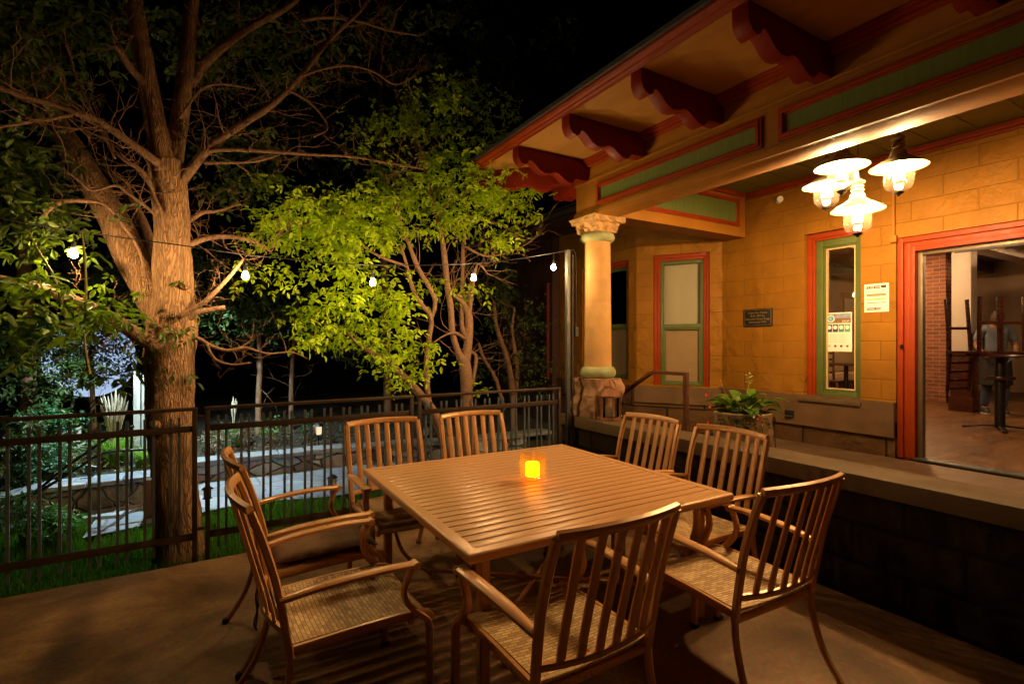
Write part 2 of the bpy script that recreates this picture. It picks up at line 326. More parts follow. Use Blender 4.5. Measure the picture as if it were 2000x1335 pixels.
# concrete patio
def concrete():
    m,nt,N,L,b=newmat('patio_concrete'); setp(b,(.3,.2,.12),.6,0,.4)
    tc=N.new('ShaderNodeTexCoord'); O=tc.outputs['Object']
    n=N.new('ShaderNodeTexNoise'); n.inputs['Scale'].default_value=1.1; n.inputs['Detail'].default_value=10; n.inputs['Roughness'].default_value=.68; n.inputs['Distortion'].default_value=.5; L.new(O,n.inputs['Vector'])
    r=N.new('ShaderNodeValToRGB'); e=r.color_ramp.elements; e[0].position=.34; e[1].position=.66
    e[0].color=(.09,.047,.019,1); e[1].color=(.38,.22,.10,1); k=e.new(.5); k.color=(.21,.115,.05,1); L.new(n.outputs['Fac'],r.inputs['Fac'])
    n2=N.new('ShaderNodeTexNoise'); n2.inputs['Scale'].default_value=38; n2.inputs['Detail'].default_value=4; L.new(O,n2.inputs['Vector'])
    mx=N.new('ShaderNodeMix'); mx.data_type='RGBA'; mx.blend_type='OVERLAY'; mx.inputs[0].default_value=.6; L.new(r.outputs[0],mx.inputs[6]); L.new(n2.outputs['Color'],mx.inputs[7])
    # control joints and a long oil-dark stain running towards the fence
    sx=N.new('ShaderNodeSeparateXYZ'); L.new(O,sx.inputs[0])
    mp=N.new('ShaderNodeMapping'); mp.inputs['Location'].default_value=(.62,-3.45,0); mp.inputs['Rotation'].default_value=(0,0,math.radians(0)); L.new(O,mp.inputs['Vector'])
    mp2=N.new('ShaderNodeMapping'); mp2.inputs['Rotation'].default_value=(0,0,math.radians(12)); mp2.inputs['Scale'].default_value=(1/.10,1/.75,1); L.new(mp.outputs[0],mp2.inputs['Vector'])
    nn=N.new('ShaderNodeTexNoise'); nn.inputs['Scale'].default_value=4; nn.inputs['Detail'].default_value=6; L.new(O,nn.inputs['Vector'])
    ln=N.new('ShaderNodeVectorMath'); ln.operation='LENGTH'; L.new(mp2.outputs[0],ln.inputs[0])
    ad=N.new('ShaderNodeMath'); ad.operation='MULTIPLY_ADD'; ad.inputs[1].default_value=1.6; L.new(nn.outputs['Fac'],ad.inputs[0]); L.new(ln.outputs['Value'],ad.inputs[2])
    mr=N.new('ShaderNodeMapRange'); mr.interpolation_type='SMOOTHSTEP'; mr.inputs['From Min'].default_value=.8; mr.inputs['From Max'].default_value=2.3; mr.inputs['To Min'].default_value=.42; mr.inputs['To Max'].default_value=1; L.new(ad.outputs[0],mr.inputs['Value'])
    m3=N.new('ShaderNodeMix'); m3.data_type='RGBA'; m3.blend_type='MULTIPLY'; m3.inputs[0].default_value=1; L.new(mx.outputs[2],m3.inputs[6]); L.new(mr.outputs[0],m3.inputs[7]); L.new(m3.outputs[2],b.inputs['Base Color'])
    rr=N.new('ShaderNodeMapRange'); rr.inputs['From Min'].default_value=.3; rr.inputs['From Max'].default_value=.7; rr.inputs['To Min'].default_value=.42; rr.inputs['To Max'].default_value=.75; L.new(n.outputs['Fac'],rr.inputs['Value']); L.new(rr.outputs[0],b.inputs['Roughness'])
    bp=N.new('ShaderNodeBump'); bp.inputs['Strength'].default_value=.6; bp.inputs['Distance'].default_value=.005; L.new(n2.outputs['Fac'],bp.inputs['Height'])
    bp2=N.new('ShaderNodeBump'); bp2.inputs['Strength'].default_value=.3; bp2.inputs['Distance'].default_value=.02; L.new(n.outputs['Fac'],bp2.inputs['Height']); L.new(bp.outputs[0],bp2.inputs['Normal']); L.new(bp2.outputs[0],b.inputs['Normal'])
    return m
m_conc=concrete()
# ================================================================== GROUND
def gridmesh(name, x0,y0,x1,y1,nx,ny,fz,m,kind='structure'):
    xs=np.linspace(x0,x1,nx+1); ys=np.linspace(y0,y1,ny+1)
    V=np.array([(x,y,fz(x,y)) for y in ys for x in xs]); 
    i=np.arange(nx)[None,:]+np.arange(ny)[:,None]*(nx+1); i=i.ravel()
    Fc=np.stack([i,i+1,i+nx+2,i+nx+1],1)
    o=npmesh(name,V,Fc,m,None,True); tag(o,kind=kind); return o
def sstep(a,b,x):
    t=max(0,min(1,(x-a)/(b-a))); return t*t*(3-2*t)
def gz(x,y):
    z=-.14+.02*noise.noise(Vector((x*1.3,y*1.3,0)))
    # raised planting beds behind the garden wall
    yb=wall_y(x)
    z+= .26*sstep(yb-.02,yb+.28,y)*(1 if x>-.75 else 0) + .10*sstep(yb+.3,yb+3,y)
    return z
def wall_y(x):   # back edge of the path
    return 6.95+.12*math.sin(x*1.1+.5)-.05*x
m_soil=mat('garden_soil',(.04,.035,.02),.95,var=.5,vs=8,bump=1,bs=14,bd=.03)
patio=MB().box(-6,-5,-.35,3.40,4.28,0).build('patio_floor',m_conc,bevel=.012); tag(patio,kind='structure')
gridmesh('ground',-30,4.28,30,60,10,10,lambda x,y:-.20,m_soil)
gridmesh('garden_ground',-4.5,4.281,5.2,14,100,100,lambda x,y:gz(x,y)-.012,m_soil)
# path
m_flag=stonemat('flagstone',[(.22,.26,.32),(.31,.34,.38),(.16,.19,.24),(.26,.27,.30)],(.15,.15,.15),2.4,.5,.012,.7,st=(1,1,1),mw=.02)
pv=[];
mbp=MB(); n=40; xs=[-.9+ (4.3+.9)*i/n for i in range(n+1)]
vs=[];fs=[]
for x in xs:
    yb=wall_y(x)+.04; yf=5.62+.22*math.sin(x*1.6+1)+.55*sstep(1.0,2.6,x)
    for k in range(9): vs.append((x,yf+(yb-yf)*k/8,-.085+.006*math.sin(x*5+k)))
for i in range(n):
    for k in range(8): a=i*9+k; fs.append((a,a+9,a+10,a+1))
MB().add(vs,fs).build('garden_path',m_flag,smooth=True)['kind']='structure'

# garden wall: rows of separate rough blocks in one mesh
m_block=mat('wall_block',(.25,.25,.25),.85,var=.35,vs=4,bump=.9,bs=12,bd=.02)

def wallstrip(name,x0,x1,z0,z1,yo,th,m,par,n=160,amp=.02):
    vs=[];fs=[]; P_=[]
    prof=[(0,z0),(0,z0+(z1-z0)*.5),(0,z1-.012),(.012,z1),(th*.5,z1+.004),(th,z1-.003)]
    for i in range(n+1):
        x=x0+(x1-x0)*i/n
        for k,(o,z) in enumerate(prof):
            q=Vector((x*5,z*6,k*.3)); d=amp*noise.noise(q)+amp*.5*noise.noise(q*3); vs.append((x,wall_y(x)+yo+o+(d if k<4 else 0),z+(.006*noise.noise(Vector((x*4,2,k))) if k>2 else 0)))
    m_=len(prof)
    for i in range(n):
        for k in range(m_-1): a=i*m_+k; fs.append((a,a+1,a+m_+1,a+m_))
    return MB().add(vs,fs).build(name,m,par,smooth=True,ang=50)
m_gwall=stonemat('garden_wall_stone',[(.26,.28,.31),(.38,.40,.43),(.20,.15,.16),(.30,.29,.29)],(.05,.05,.05),3.2,1,.035,.85,st=(1,1,2.3),mw=.035)
gw=thing('garden_wall','low curved wall of rough grey stones behind the flagstone path','garden wall',(0,0,0))
wallstrip('stone_face',-.75,4.2,-.12,.115,0,.2,m_gwall,gw)
rr=random.Random(4); x=-.76; mb=MB()
while x<4.2:
    w=rr.uniform(.25,.6); a=Vector((x,wall_y(x),0)); b=Vector((x+w-.012,wall_y(x+w-.012),0)); t=(b-a); L_=t.length; t.normalize(); c=(a+b)/2+Vector((0,.10,.142))
    mb.obox(c+Vector((0,rr.uniform(-.02,.015),0)),t,Vector((-t.y,t.x,0)),(0,0,1),L_/2,.15,.026+rr.uniform(-.004,.006)); x+=w
mb.build('cap_stone',mat('slate_cap',(.24,.25,.27),.8,var=.35,vs=5,bump=.6,bs=14,bd=.01),gw,bevel=.01)

# grass blades
def blades(name,n,area,hgt,w,m,zf,parent=None,lean=.5,reject=None):
    x=rng.uniform(area[0],area[1],n); y=rng.uniform(area[2],area[3],n)
    if reject is not None:
        k=np.array([not reject(a,b) for a,b in zip(x,y)]); x=x[k];y=y[k]; n=len(x)
    z=np.array([zf(a,b) for a,b in zip(x,y)])
    a=rng.uniform(0,2*PI,n); h=hgt*rng.uniform(.5,1.2,n); ln=lean*h*rng.uniform(.1,1,n); la=rng.uniform(0,2*PI,n)
    B=np.stack([x,y,z],1); sd=np.stack([np.cos(a),np.sin(a),np.zeros(n)],1)*w; top=np.stack([np.cos(la)*ln,np.sin(la)*ln,h],1)
    mid=B+top*np.array([.35,.35,.6]); V=np.stack([B-sd,B+sd,mid+sd*.8,mid-sd*.8,B+top-sd*.12,B+top+sd*.12],1).reshape(-1,3)
    i=np.arange(n)*6; Fc=np.concatenate([np.stack([i,i+1,i+2,i+3],1),np.stack([i+3,i+2,i+5,i+4],1)],0)
    return npmesh(name,V,Fc,m,parent)
m_grass=leafmat('lawn_green',(.06,.17,.015),(.12,.27,.025),.3,tcol=(1.2,1.4,.7))
def pathfront(x): return 5.62+.22*math.sin(x*1.6+1)+.55*sstep(1.0,2.6,x)
g=blades('lawn_grass',46000,(-3.4,2.6,4.33,6.35),.085,.0042,m_grass,lambda x,y:gz(x,y)-.01,reject=lambda x,y:(y>pathfront(x)-.02 and x>-.9))
tag(g,'short green lawn grass between the patio fence and path','grass',kind='stuff')
m_mulch=mat('leaf_litter',(.10,.055,.03),.9,var=.5,vs=20)
n=5000; x=rng.uniform(-.7,4.2,n); y=np.array([wall_y(a) for a in x])+rng.uniform(.2,2.2,n)
a=rng.uniform(0,2*PI,n); s_=rng.uniform(.01,.03,n); tz=np.array([gz(p,q) for p,q in zip(x,y)])+.012
u=np.stack([np.cos(a),np.sin(a),rng.normal(0,.3,n)],1)*s_[:,None]; v=np.stack([-np.sin(a),np.cos(a),rng.normal(0,.3,n)],1)*s_[:,None]*.6
B=np.stack([x,y,tz],1); V=np.stack([B-u,B-v,B+u,B+v],1).reshape(-1,3); i=np.arange(n)*4
tag(npmesh('leaf_litter',V,np.stack([i,i+1,i+2,i+3],1),m_mulch),'dry brown leaf litter covering the bed behind the stone wall','leaf litter',kind='stuff')

# ================================================================== STONE PARAPET + PORCH
par=thing('stone_parapet','long dark stone porch wall topped by a flat pale stone cap','wall',(3.33,0,0))
lo=Vector((3.33,0,0))
def P(o): return Matrix.Translation(-Vector(o.location))
ydiv=4.62
# rough face with real relief
ny,nz=340,36; V=[];Fc=[]
for j in range(nz+1):
    for i in range(ny+1):
        y=-4+(ydiv+4)*i/ny; z=.0+.655*j/nz
        row=int(z/.22); yy=y+(row%2)*.3; fy=(yy/.58)%1; fz=(z/.22)%1
        e=min(fy,1-fy)*.58; e2=min(fz,1-fz)*.22; edge=min(1,min(e,e2)/.035)
        cell=math.floor(yy/.58)*7+row*13
        r=noise.noise(Vector((y*4,z*4,cell)))*.028+noise.noise(Vector((y*13,z*13,cell)))*.010
        V.append((3.40-(.018*edge+max(-.01,r)*edge),y,z))
for j in range(nz):
    for i in range(ny):
        a=j*(ny+1)+i; Fc.append((a,a+1,a+ny+2,a+ny+1))
mb=MB().add(V,Fc); mb.box(3.42,-4,-.2,3.66,ydiv,.654)
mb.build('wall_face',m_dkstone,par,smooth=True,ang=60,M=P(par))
MB().box(3.33,-4,.66,3.665,ydiv,.77).build('cap_stone',m_cap,par,bevel=.012,M=P(par))
bld=thing('restaurant_building','ochre painted block restaurant with red and green trim and deep bracketed eaves','building',(5.95,2,0))
PB=P(bld)
def bp(mb,name,m,parent=bld,**k): return mb.build(name,m,parent,M=PB,**k)
DZ=.405
# porch deck
bp(MB().box(3.665,-4,-.2,5.93,3.95,DZ-.01),'porch_deck',mat('deck_stone',(.17,.105,.06),.5,var=.35,vs=2.2,bump=.2,bs=18),bevel=.004)
st=MB()
for i in range(4): st.box(3.67,3.95+i*.3,-.2,5.2,4.25+i*.3,DZ-.01-.14*(i+1)+.03)
bp(st,'porch_step',m_cap,bevel=.006)

# ---- wall builder with openings in (u,z) for an arbitrary vertical plane
def wallpanel(P0, D, length, z0, z1, holes, thick, nrm):
    """P0 start (x,y), D unit dir, nrm outward unit normal; holes (u0,u1,z0,z1)"""
    us=sorted({0,length,*[h[0] for h in holes],*[h[1] for h in holes]}); zs=sorted({z0,z1,*[h[2] for h in holes],*[h[3] for h in holes]})
    mb=MB()
    def pt(u,z,k): return (P0[0]+D[0]*u-nrm[0]*k, P0[1]+D[1]*u-nrm[1]*k, z)
    def solid(i,j):
        if not(0<=i<len(us)-1 and 0<=j<len(zs)-1): return False
        uc=(us[i]+us[i+1])/2; zc=(zs[j]+zs[j+1])/2
        return not any(h[0]<uc<h[1] and h[2]<zc<h[3] for h in holes)
    for i in range(len(us)-1):
        for j in range(len(zs)-1):
            if not solid(i,j): continue
            a,b,c,d=us[i],us[i+1],zs[j],zs[j+1]
            mb.add([pt(a,c,0),pt(b,c,0),pt(b,d,0),pt(a,d,0)],[(0,1,2,3)]); mb.add([pt(a,c,thick),pt(b,c,thick),pt(b,d,thick),pt(a,d,thick)],[(3,2,1,0)])
            if not solid(i-1,j): mb.add([pt(a,c,0),pt(a,d,0),pt(a,d,thick),pt(a,c,thick)],[(0,1,2,3)])
            if not solid(i+1,j): mb.add([pt(b,c,0),pt(b,d,0),pt(b,d,thick),pt(b,c,thick)],[(3,2,1,0)])
            if not solid(i,j-1): mb.add([pt(a,c,0),pt(b,c,0),pt(b,c,thick),pt(a,c,thick)],[(3,2,1,0)])
            if not solid(i,j+1): mb.add([pt(a,d,0),pt(b,d,0),pt(b,d,thick),pt(a,d,thick)],[(0,1,2,3)])
    # weld
    return mb
def buildwall(mb,name,m,parent=bld):
    me_o=bp(mb,name,m,parent)
    bm=bmesh.new(); bm.from_mesh(me_o.data); bmesh.ops.remove_doubles(bm,verts=bm.verts,dist=1e-4); bmesh.ops.recalc_face_normals(bm,faces=bm.faces); bm.to_mesh(me_o.data); bm.free(); return me_o
WX=5.95
m_course=mat('brown_course_stone',(.13,.068,.026),.7,var=.35,vs=2.5,bump=.5,bs=12,bd=.012)
yc=4.475                     # concave corner
def wy(px): return atx(px,600,WX).y
# window 2 (tall narrow), door
w2a,w2b=wy(1571),wy(1681)     # far, near
dja,djb=wy(1750),1.02          # door masonry opening far / near
z_w2=(.93,2.80); z_d=(DZ,2.60)
W0=(WX,yc); 
def U(y): return yc-y
holes=[(U(w2a),U(w2b),*z_w2),(U(dja),U(djb),*z_d)]
buildwall(wallpanel(W0,(0,-1),yc+4,.90,3.50,[(h[0],h[1],max(.90,h[2]),h[3]) for h in holes],.24,(-1,0)),'block_wall',m_wall)
# base: projecting smooth water table, then rough stone
buildwall(wallpanel((WX-.05,yc+.02),(0,-1),yc+4,.70,.899,[(U(dja)+.02,U(djb)+.02,.60,.95)],.28,(-1,0)),'stone_course',m_course)
buildwall(wallpanel((WX-.02,yc),(0,-1),yc+4,.2,.699,[(U(dja),U(djb),.1,.75)],.25,(-1,0)),'base_wall',m_rustic)
# bay: chamfer wall
BD=Vector((-.53,.848)).normalized(); BN=Vector((-BD.y,BD.x)); 
if BN.x>0: BN=-BN
BL=1.152/1.0
c2=(WX+BD.x*BL, yc+BD.y*BL)
def onbay(px,py):
    r=ray(px,py); # WX+BD.x t = r0 d ; yc+BD.y t = r1 d
    k=r[0]/r[1]; t=(k*yc-WX)/(BD.x-k*BD.y); d=(yc+BD.y*t)/r[1]; return t,H+r[2]*d
b0,zt0=onbay(1276,500); b1,zt1=onbay(1386,490); _,zb0=onbay(1290,752); 
bz1=(zt0+zt1)/2; bz0=zb0
ub0,ub1=min(b0,b1),max(b0,b1)
buildwall(wallpanel((WX,yc),BD,BL,.93,3.50,[(ub0,ub1,bz0,bz1)],.2,BN),'bay_wall',m_wall)
buildwall(wallpanel((WX+BN.x*.05,yc+BN.y*.05),BD,BL+.02,.70,.929,[],.2,BN),'bay_stone_course',m_course)
buildwall(wallpanel((WX+BN.x*.02,yc+BN.y*.02),BD,BL,.0,.699,[],.2,BN),'bay_base_wall',m_rustic)
# bay front wall
def onc(px,py):
    p=atx(px,py,c2[0]); return p.y-c2[1],p.z
s0,sz1=onc(1228,507); s1,_=onc(1137,524); _,sz0=onc(1200,748)
L3=7.35-c2[1]
buildwall(wallpanel(c2,(0,1),L3,.93,3.50,[(s0,s1,1.0,sz1)],.2,(-1,0)),'bay_wall',m_wall)
buildwall(wallpanel((c2[0]-.05,c2[1]),(0,1),L3,-.2,.929,[],.2,(-1,0)),'bay_stone_course',m_rustic)
# dark wing further back
m_dkwall=mat('maroon_siding',(.05,.018,.012),.6,var=.25,vs=3,bump=.2,bs=12)
bp(MB().box(c2[0]-.14,7.36,-.2,c2[0]+1.2,9.2,3.45),'side_wing_wall',m_dkwall)
dv=MB()
for y in (7.45,): dv.box(c2[0]-.19,y,.9,c2[0]-.135,y+.06,2.6)
bp(dv,'wing_trim',mat('dark_red',(.12,.012,.004),.6))  # trim in a darker red than the main red paint

# ---- windows
def frame(mb,P0,D,N,u0,u1,z0,z1,w,k0,k1,bottom=True):
    """rect frame, outer (u0..u1,z0..z1), bar width w, from depth k0 to k1 (negative = proud)"""
    D3=Vector((D[0],D[1],0)); N3=Vector((N[0],N[1],0)); O=Vector((P0[0],P0[1],0))
    def bar(a,b,c,d):
        cc=O+D3*(a+b)/2-N3*(k0+k1)/2+Vector((0,0,(c+d)/2)); mb.obox(cc,D3,N3,(0,0,1),(b-a)/2,abs(k1-k0)/2,(d-c)/2)
    bar(u0,u0+w,z0,z1); bar(u1-w,u1,z0,z1); bar(u0+w,u1-w,z1-w,z1)
    if bottom: bar(u0+w,u1-w,z0,z0+w)
    return mb
def flat(mb,P0,D,N,u0,u1,z0,z1,k,t=.006):
    D3=Vector((D[0],D[1],0)); N3=Vector((N[0],N[1],0)); O=Vector((P0[0],P0[1],0))
    mb.obox(O+D3*(u0+u1)/2-N3*k+Vector((0,0,(z0+z1)/2)),D3,N3,(0,0,1),(u1-u0)/2,t/2,(z1-z0)/2); return mb
def blindmat():
    m,nt,N,L,b=newmat('pleated_blind'); setp(b,(.72,.62,.42),.8)
    tc=N.new('ShaderNodeTexCoord'); w=N.new('ShaderNodeTexWave'); w.bands_direction='Z'; w.inputs['Scale'].default_value=22; L.new(tc.outputs['Object'],w.inputs['Vector'])
    bp_=N.new('ShaderNodeBump'); bp_.inputs['Distance'].default_value=.01; bp_.inputs['Strength'].default_value=.7; L.new(w.outputs['Fac'],bp_.inputs['Height']); L.new(bp_.outputs[0],b.inputs['Normal']); return m
m_blind=blindmat()
m_screen=mat('insect_screen',(.26,.17,.08),.8,var=.1)
def sashwindow(P0,D,N,u0,u1,z0,z1,label):
    cw=.085
    mb=frame(MB(),P0,D,N,u0,u1,z0,z1,cw*.55,.03,.10,False); frame(mb,P0,D,N,u0+cw*.5,u1-cw*.5,z0,z1-cw*.5,cw*.5,.05,.10,False)
    w=bp(mb,'window',m_red,bevel=.006); w['label']=label
    a,b,c,d=u0+cw,u1-cw,z0,z1-cw
    mb=frame(MB(),P0,D,N,a,b,c,d,.045,.075,.12)
    zm=c+(d-c)*.475; flat(mb,P0,D,N,a+.045,b-.045,zm-.03,zm+.03,.09,.045)
    frame(mb,P0,D,N,a+.045,b-.045,c+.045,zm-.03,.02,.085,.115)
    bp(mb,'sash',m_sash,w,bevel=.004).parent=w
    bp(flat(MB(),P0,D,N,a+.04,b-.04,zm,d-.04,.118,.005),'pane',m_pane,w)
    bp(flat(MB(),P0,D,N,a+.04,b-.04,c+.04,zm,.13,.004),'screen',m_screen,w)
    bp(flat(MB(),P0,D,N,a-.02,b+.02,zm-.25,d+.02,.17,.012),'blind',m_blind,w)
    return w
sashwindow((WX,yc),BD,BN,ub0,ub1,bz0,bz1,'red cased green sash window with pleated blind')
sashwindow(c2,(0,1),(-1,0),s0,s1,1.0,sz1,'shadowed red cased window beyond the column')
# window 2
D=(0,-1);N_=(-1,0); u0,u1=U(w2a),U(w2b)+.08; z0,z1=z_w2
mb=frame(MB(),W0,D,N_,u0+.002,u1-.002,z0,z1-.002,.055,.05,.13,False); frame(mb,W0,D,N_,u0+.05,u1-.05,z0,z1-.05,.035,.07,.13,False)
w2=bp(mb,'window',m_red,bevel=.006); w2['label']='tall narrow clear window beside the door'
bp(frame(frame(MB(),W0,D,N_,u0+.085,u1-.085,z0,z1-.085,.075,.09,.16),W0,D,N_,u0+.16,u1-.16,z0+.075,z1-.16,.025,.11,.15),'sash',m_sash,w2,bevel=.005)
bp(frame(MB(),W0,D,N_,u0+.185,u1-.185,z0+.10,z1-.185,.012,.115,.15),'glazing_bead',mat('cream_bead',(.6,.42,.2),.5),w2)
bp(flat(MB(),W0,D,N_,u0+.185,u1-.185,z0+.1,z1-.185,.135,.005),'pane',m_pane,w2)
W2=(u0+.197,u1-.197,z0+.112,z1-.197)
bp(MB().box(WX-.075,w2b-.03,z0-.045,WX+.1,w2a+.03,z0-.002),'window_sill',m_cap,w2,bevel=.005)
# door frame
u0,u1=U(dja),U(djb); z0,z1=z_d
mb=MB()
for k,(w,o,dp) in enumerate(((.05,0,.02),(.05,.05,.045),(.045,.10,.03))):
    frame(mb,W0,D,N_,u0+o+.002,u1-o-.002,z0,z1-o-.002,w,dp,.16,False)
df=bp(mb,'door_frame',m_red,bevel=.006)
m_bronze=mat('bronze_frame',(.13,.09,.055),.45,metal=.4,var=.1)
bp(frame(MB(),W0,D,N_,u0+.145,u1-.145,z0,z1-.145,.04,.10,.17,False),'inner_jamb',m_bronze,df,bevel=.004)
bp(MB().box(WX+.0,djb+.15,DZ,WX+.16,dja-.15,DZ+.018),'threshold',m_galv,df,bevel=.004)
bp(MB().lathe([(0,-.0),(.018,.0),(.02,.012),(.012,.02),(0,.022)],n=14).build.__self__,'door_bell',m_dark,df) if False else None
kb=MB(); kb.lathe([(.0,0),(.016,0),(.018,.01),(.010,.022),(0,.024)],n=14)
o=kb.build('door_knob',m_dark,df,smooth=True); o.location=Vector((WX-.0,dja-.05,1.52))-Vector(bld.location); o.rotation_euler=(0,-PI/2,0)
# closer bar along head
bp(MB().tube([(WX+.06,1.35,z1-.20),(WX+.06,2.0,z1-.20)],.012,8).box(WX+.03,1.22,z1-.24,WX+.09,1.38,z1-.18),'door_closer',m_galv,df,smooth=True)
# conduit
bp(MB().box(WX-.03,wy(1747)-.012,2.62,WX-.001,wy(1747)+.012,3.36).box(WX-.035,wy(1747)-.03,2.56,WX-.0015,wy(1747)+.03,2.63),'conduit',m_ochre,bevel=.003)
# ---- ceiling, trims
bp(MB().box(3.7,-4,3.46,6.15,4.12,3.52),'porch_ceiling',m_gceil)
gr=MB()
for i in range(24): gr.box(3.71,-3.9+i*.335,3.4525,5.94,-3.893+i*.335,3.459)
bp(gr,'ceiling_batten',m_gceil)
def trimx(mb,x,z0,z1,ya,yb,d): return mb.box(x-d,ya,z0,x,yb,z1)
mb=MB(); trimx(mb,WX,3.40,3.458,-4,4.10,.05); trimx(mb,WX,3.375,3.40,-4,4.10,.03)
bp(mb,'crown_trim',m_red,bevel=.006)
# side beam (y 4.12 .. 4.40)
bp(MB().box(3.712,4.12,2.90,5.93,4.40,3.50),'side_beam',m_ochre)
mb=MB(); mb.box(3.72,4.085,3.40,WX-.055,4.118,3.456)
bp(mb,'crown_trim',m_red,bevel=.006)
def panel(axis,c,a0,a1,z0,z1,parent=bld):
    """green panel with red picture-frame trim proud of the beam face; c = face coordinate, proud negative"""
    t=MB(); t2=MB()
    def bx(m_,a,b,p,q,d):
        if axis=='x': m_.box(c-d,a,p,c-.0,b,q)
        else: m_.box(a,c-d,p,b,c,q)
    for (w,o,d) in ((.018,0,.022),(.022,.018,.032),(.012,.040,.018)):
        bx(t,a0+o,a1-o,z0+o,z0+o+w,d); bx(t,a0+o,a1-o,z1-o-w,z1-o,d); bx(t,a0+o,a0+o+w,z0+o+w,z1-o-w,d); bx(t,a1-o-w,a1-o,z0+o+w,z1-o-w,d)
    bx(t2,a0+.052,a1-.052,z0+.052,z1-.052,.006)
    p=bp(t2,'frieze_panel',m_green); bp(t,'panel_trim',m_red,p,bevel=.003)
panel('y',4.12,3.86,5.80,3.02,3.37)
# main beam
XB=3.44
bp(MB().box(XB,-4,2.87,3.711,4.42,3.50).box(XB-.02,-4,3.24,XB,4.42,3.50).box(XB-.035,-4,3.225,XB,4.42,3.245).box(XB-.03,-4,2.87,XB,4.43,2.925).box(XB-.012,-4,2.925,XB,4.425,2.945),'main_beam',m_ochre,bevel=.005)
for (a,b) in ((2.246,4.066),(.30,2.124),(-1.65,.17)): panel('x',XB,a,b,2.955,3.18)
mb=MB()
for k,(d,z) in enumerate(((.05,3.372),(.075,3.395),(.095,3.415))): mb.box(XB-.02-d,-4,z,XB-.02,4.44,z+.022)
mb.box(XB-.05,4.44,3.372,3.9,4.51,3.435)
bp(mb,'cornice_trim',m_red,bevel=.004)
# soffit with hip corner at (2.53, 5.14)
EX,EY,SZ=2.53,5.14,3.437
bp(MB().box(EX-.02,-4,SZ,XB-.0,EY+.02,SZ+.02).box(XB-.0,4.42,SZ,5.3,EY+.02,SZ+.02),'soffit',m_soff)
# fascia + crown moulding profile along x edge and y edge
prof=[(EX+.0,3.437),(EX+.0,3.418),(EX-.012,3.414),(EX-.02,3.428),(EX-.035,3.436),(EX-.040,3.448),(EX-.058,3.458),(EX-.068,3.474),(EX-.068,3.50),(EX,3.50)]
mb=MB().prism(prof,'y',-4,EY+.0)
prof2=[(EY-(p-EX),q) for p,q in prof]
mb.prism(prof2,'x',EX,5.3)
# corner block
mb.box(EX-.055,EY,3.45,EX,EY+.055,3.498)
bp(mb,'fascia',m_red)
m_roof=mat('dark_roof',(.03,.025,.022),.7,var=.3,vs=8)
bp(MB().prism([(EX-.095,3.502),(EX-.10,3.515),(EX-.09,3.53),(XB+3,5.2),(XB+3,5.1)],'y',-4,EY+.1),'roof',m_roof)
bp(MB().tube([(EX-.085,-4,3.497),(EX-.085,EY+.09,3.497)],.014,8),'drip_edge',m_roof,smooth=True)
# brackets
bprof=[(0,0),(0,-.07),(.01,-.105),(.04,-.135),(.085,-.145),(.115,-.13),(.125,-.105),(.15,-.10),(.19,-.12),(.25,-.165),(.31,-.185),(.38,-.18),(.43,-.16),(.48,-.165),(.54,-.195),(.60,-.225),(.655,-.225),(.69,-.20),(.70,-.18),(.86,-.18),(.885,-.12),(.885,0)]
def bracket(y0,y1): 
    mb=MB().prism([(EX+.02+a*.985,SZ-.001+b*1.15) for a,b in bprof],'y',y0,y1); bp(mb,'eave_bracket',m_dkred,bevel=.004)
for yn in (3.37,2.556,1.75,.94,.13,-.68): bracket(yn,yn+.105)
bracket(4.175,4.28)
for xn in (3.62,4.4,5.15):
    mb=MB().prism([(EY-.02-(a*.80)*.98,SZ-.001+b*1.15) for a,b in bprof],'x',xn,xn+.105); bp(mb,'eave_bracket',m_dkred,bevel=.004)
# diagonal corner bracket
mb=MB().prism([(a*1.22,b*1.15) for a,b in bprof],'y',-.05,.05)
for i,v in enumerate(mb.v):
    q=Vector((v[0],v[1])); c,s=math.cos(-PI/4),math.sin(-PI/4); mb.v[i]=(EX+.04+q.x*c-q.y*s,EY-.04+q.x*s+q.y*c,SZ-.001+v[2])
bp(mb,'eave_bracket',m_dkred,bevel=.004)
# bay eave
bp(MB().box(4.58,5.3,3.40,5.35,9.2,3.44),'bay_soffit',m_dkwall)
bp(MB().tube([(4.5,5.25,3.47),(4.5,9.2,3.47)],.05,10),'gutter',m_roof,smooth=True)
bp(MB().prism([(4.5,3.50),(7,4.5),(7,4.6),(4.45,3.53)],'y',5.2,9.3),'roof',m_roof)

# ================================================================== COLUMN
cx,cy=3.60,4.26
colm=thing('porch_column','sandstone porch column with carved capital and green rings on rough plinth','column',(cx,cy,.77))
def cp_(mb,name,m,**k): return mb.build(name,m,colm,**k)
# rough plinth: displaced box
def rough_block(hx,hy,z0,z1,amp,n=26,taper=0,fr=5):
    me=bmesh.new(); bmesh.ops.create_cube(me,size=2); bmesh.ops.subdivide_edges(me,edges=me.edges,cuts=n,use_grid_fill=True)
    V=[];
    for v in me.verts:
        x,y,z=v.co; zz=z0+(z+1)/2*(z1-z0); q=Vector((x*hx,y*hy,zz))
        e=1
        for c in (x,y): e*=1
        dsp=amp*(noise.noise(q*fr)*1.0+.5*noise.noise(q*fr*2.3)+.25*noise.noise(q*fr*5))
        m_=max(abs(x),abs(y)); out=Vector((x if abs(x)>.98 else 0,y if abs(y)>.98 else 0,0))
        if out.length: q+=out.normalized()*dsp
        if abs((zz-z0)%.21)<.008 and z0<zz<z1 and out.length: q-=out.normalized()*.012
        V.append(q)
    me.verts.index_update(); fs=[tuple(v.index for v in f.verts) for f in me.faces]; me.free(); return MB().add(V,fs)
cp_(rough_block(.185,.185,0,.405,.045),'plinth',m_stone,smooth=True,ang=60)
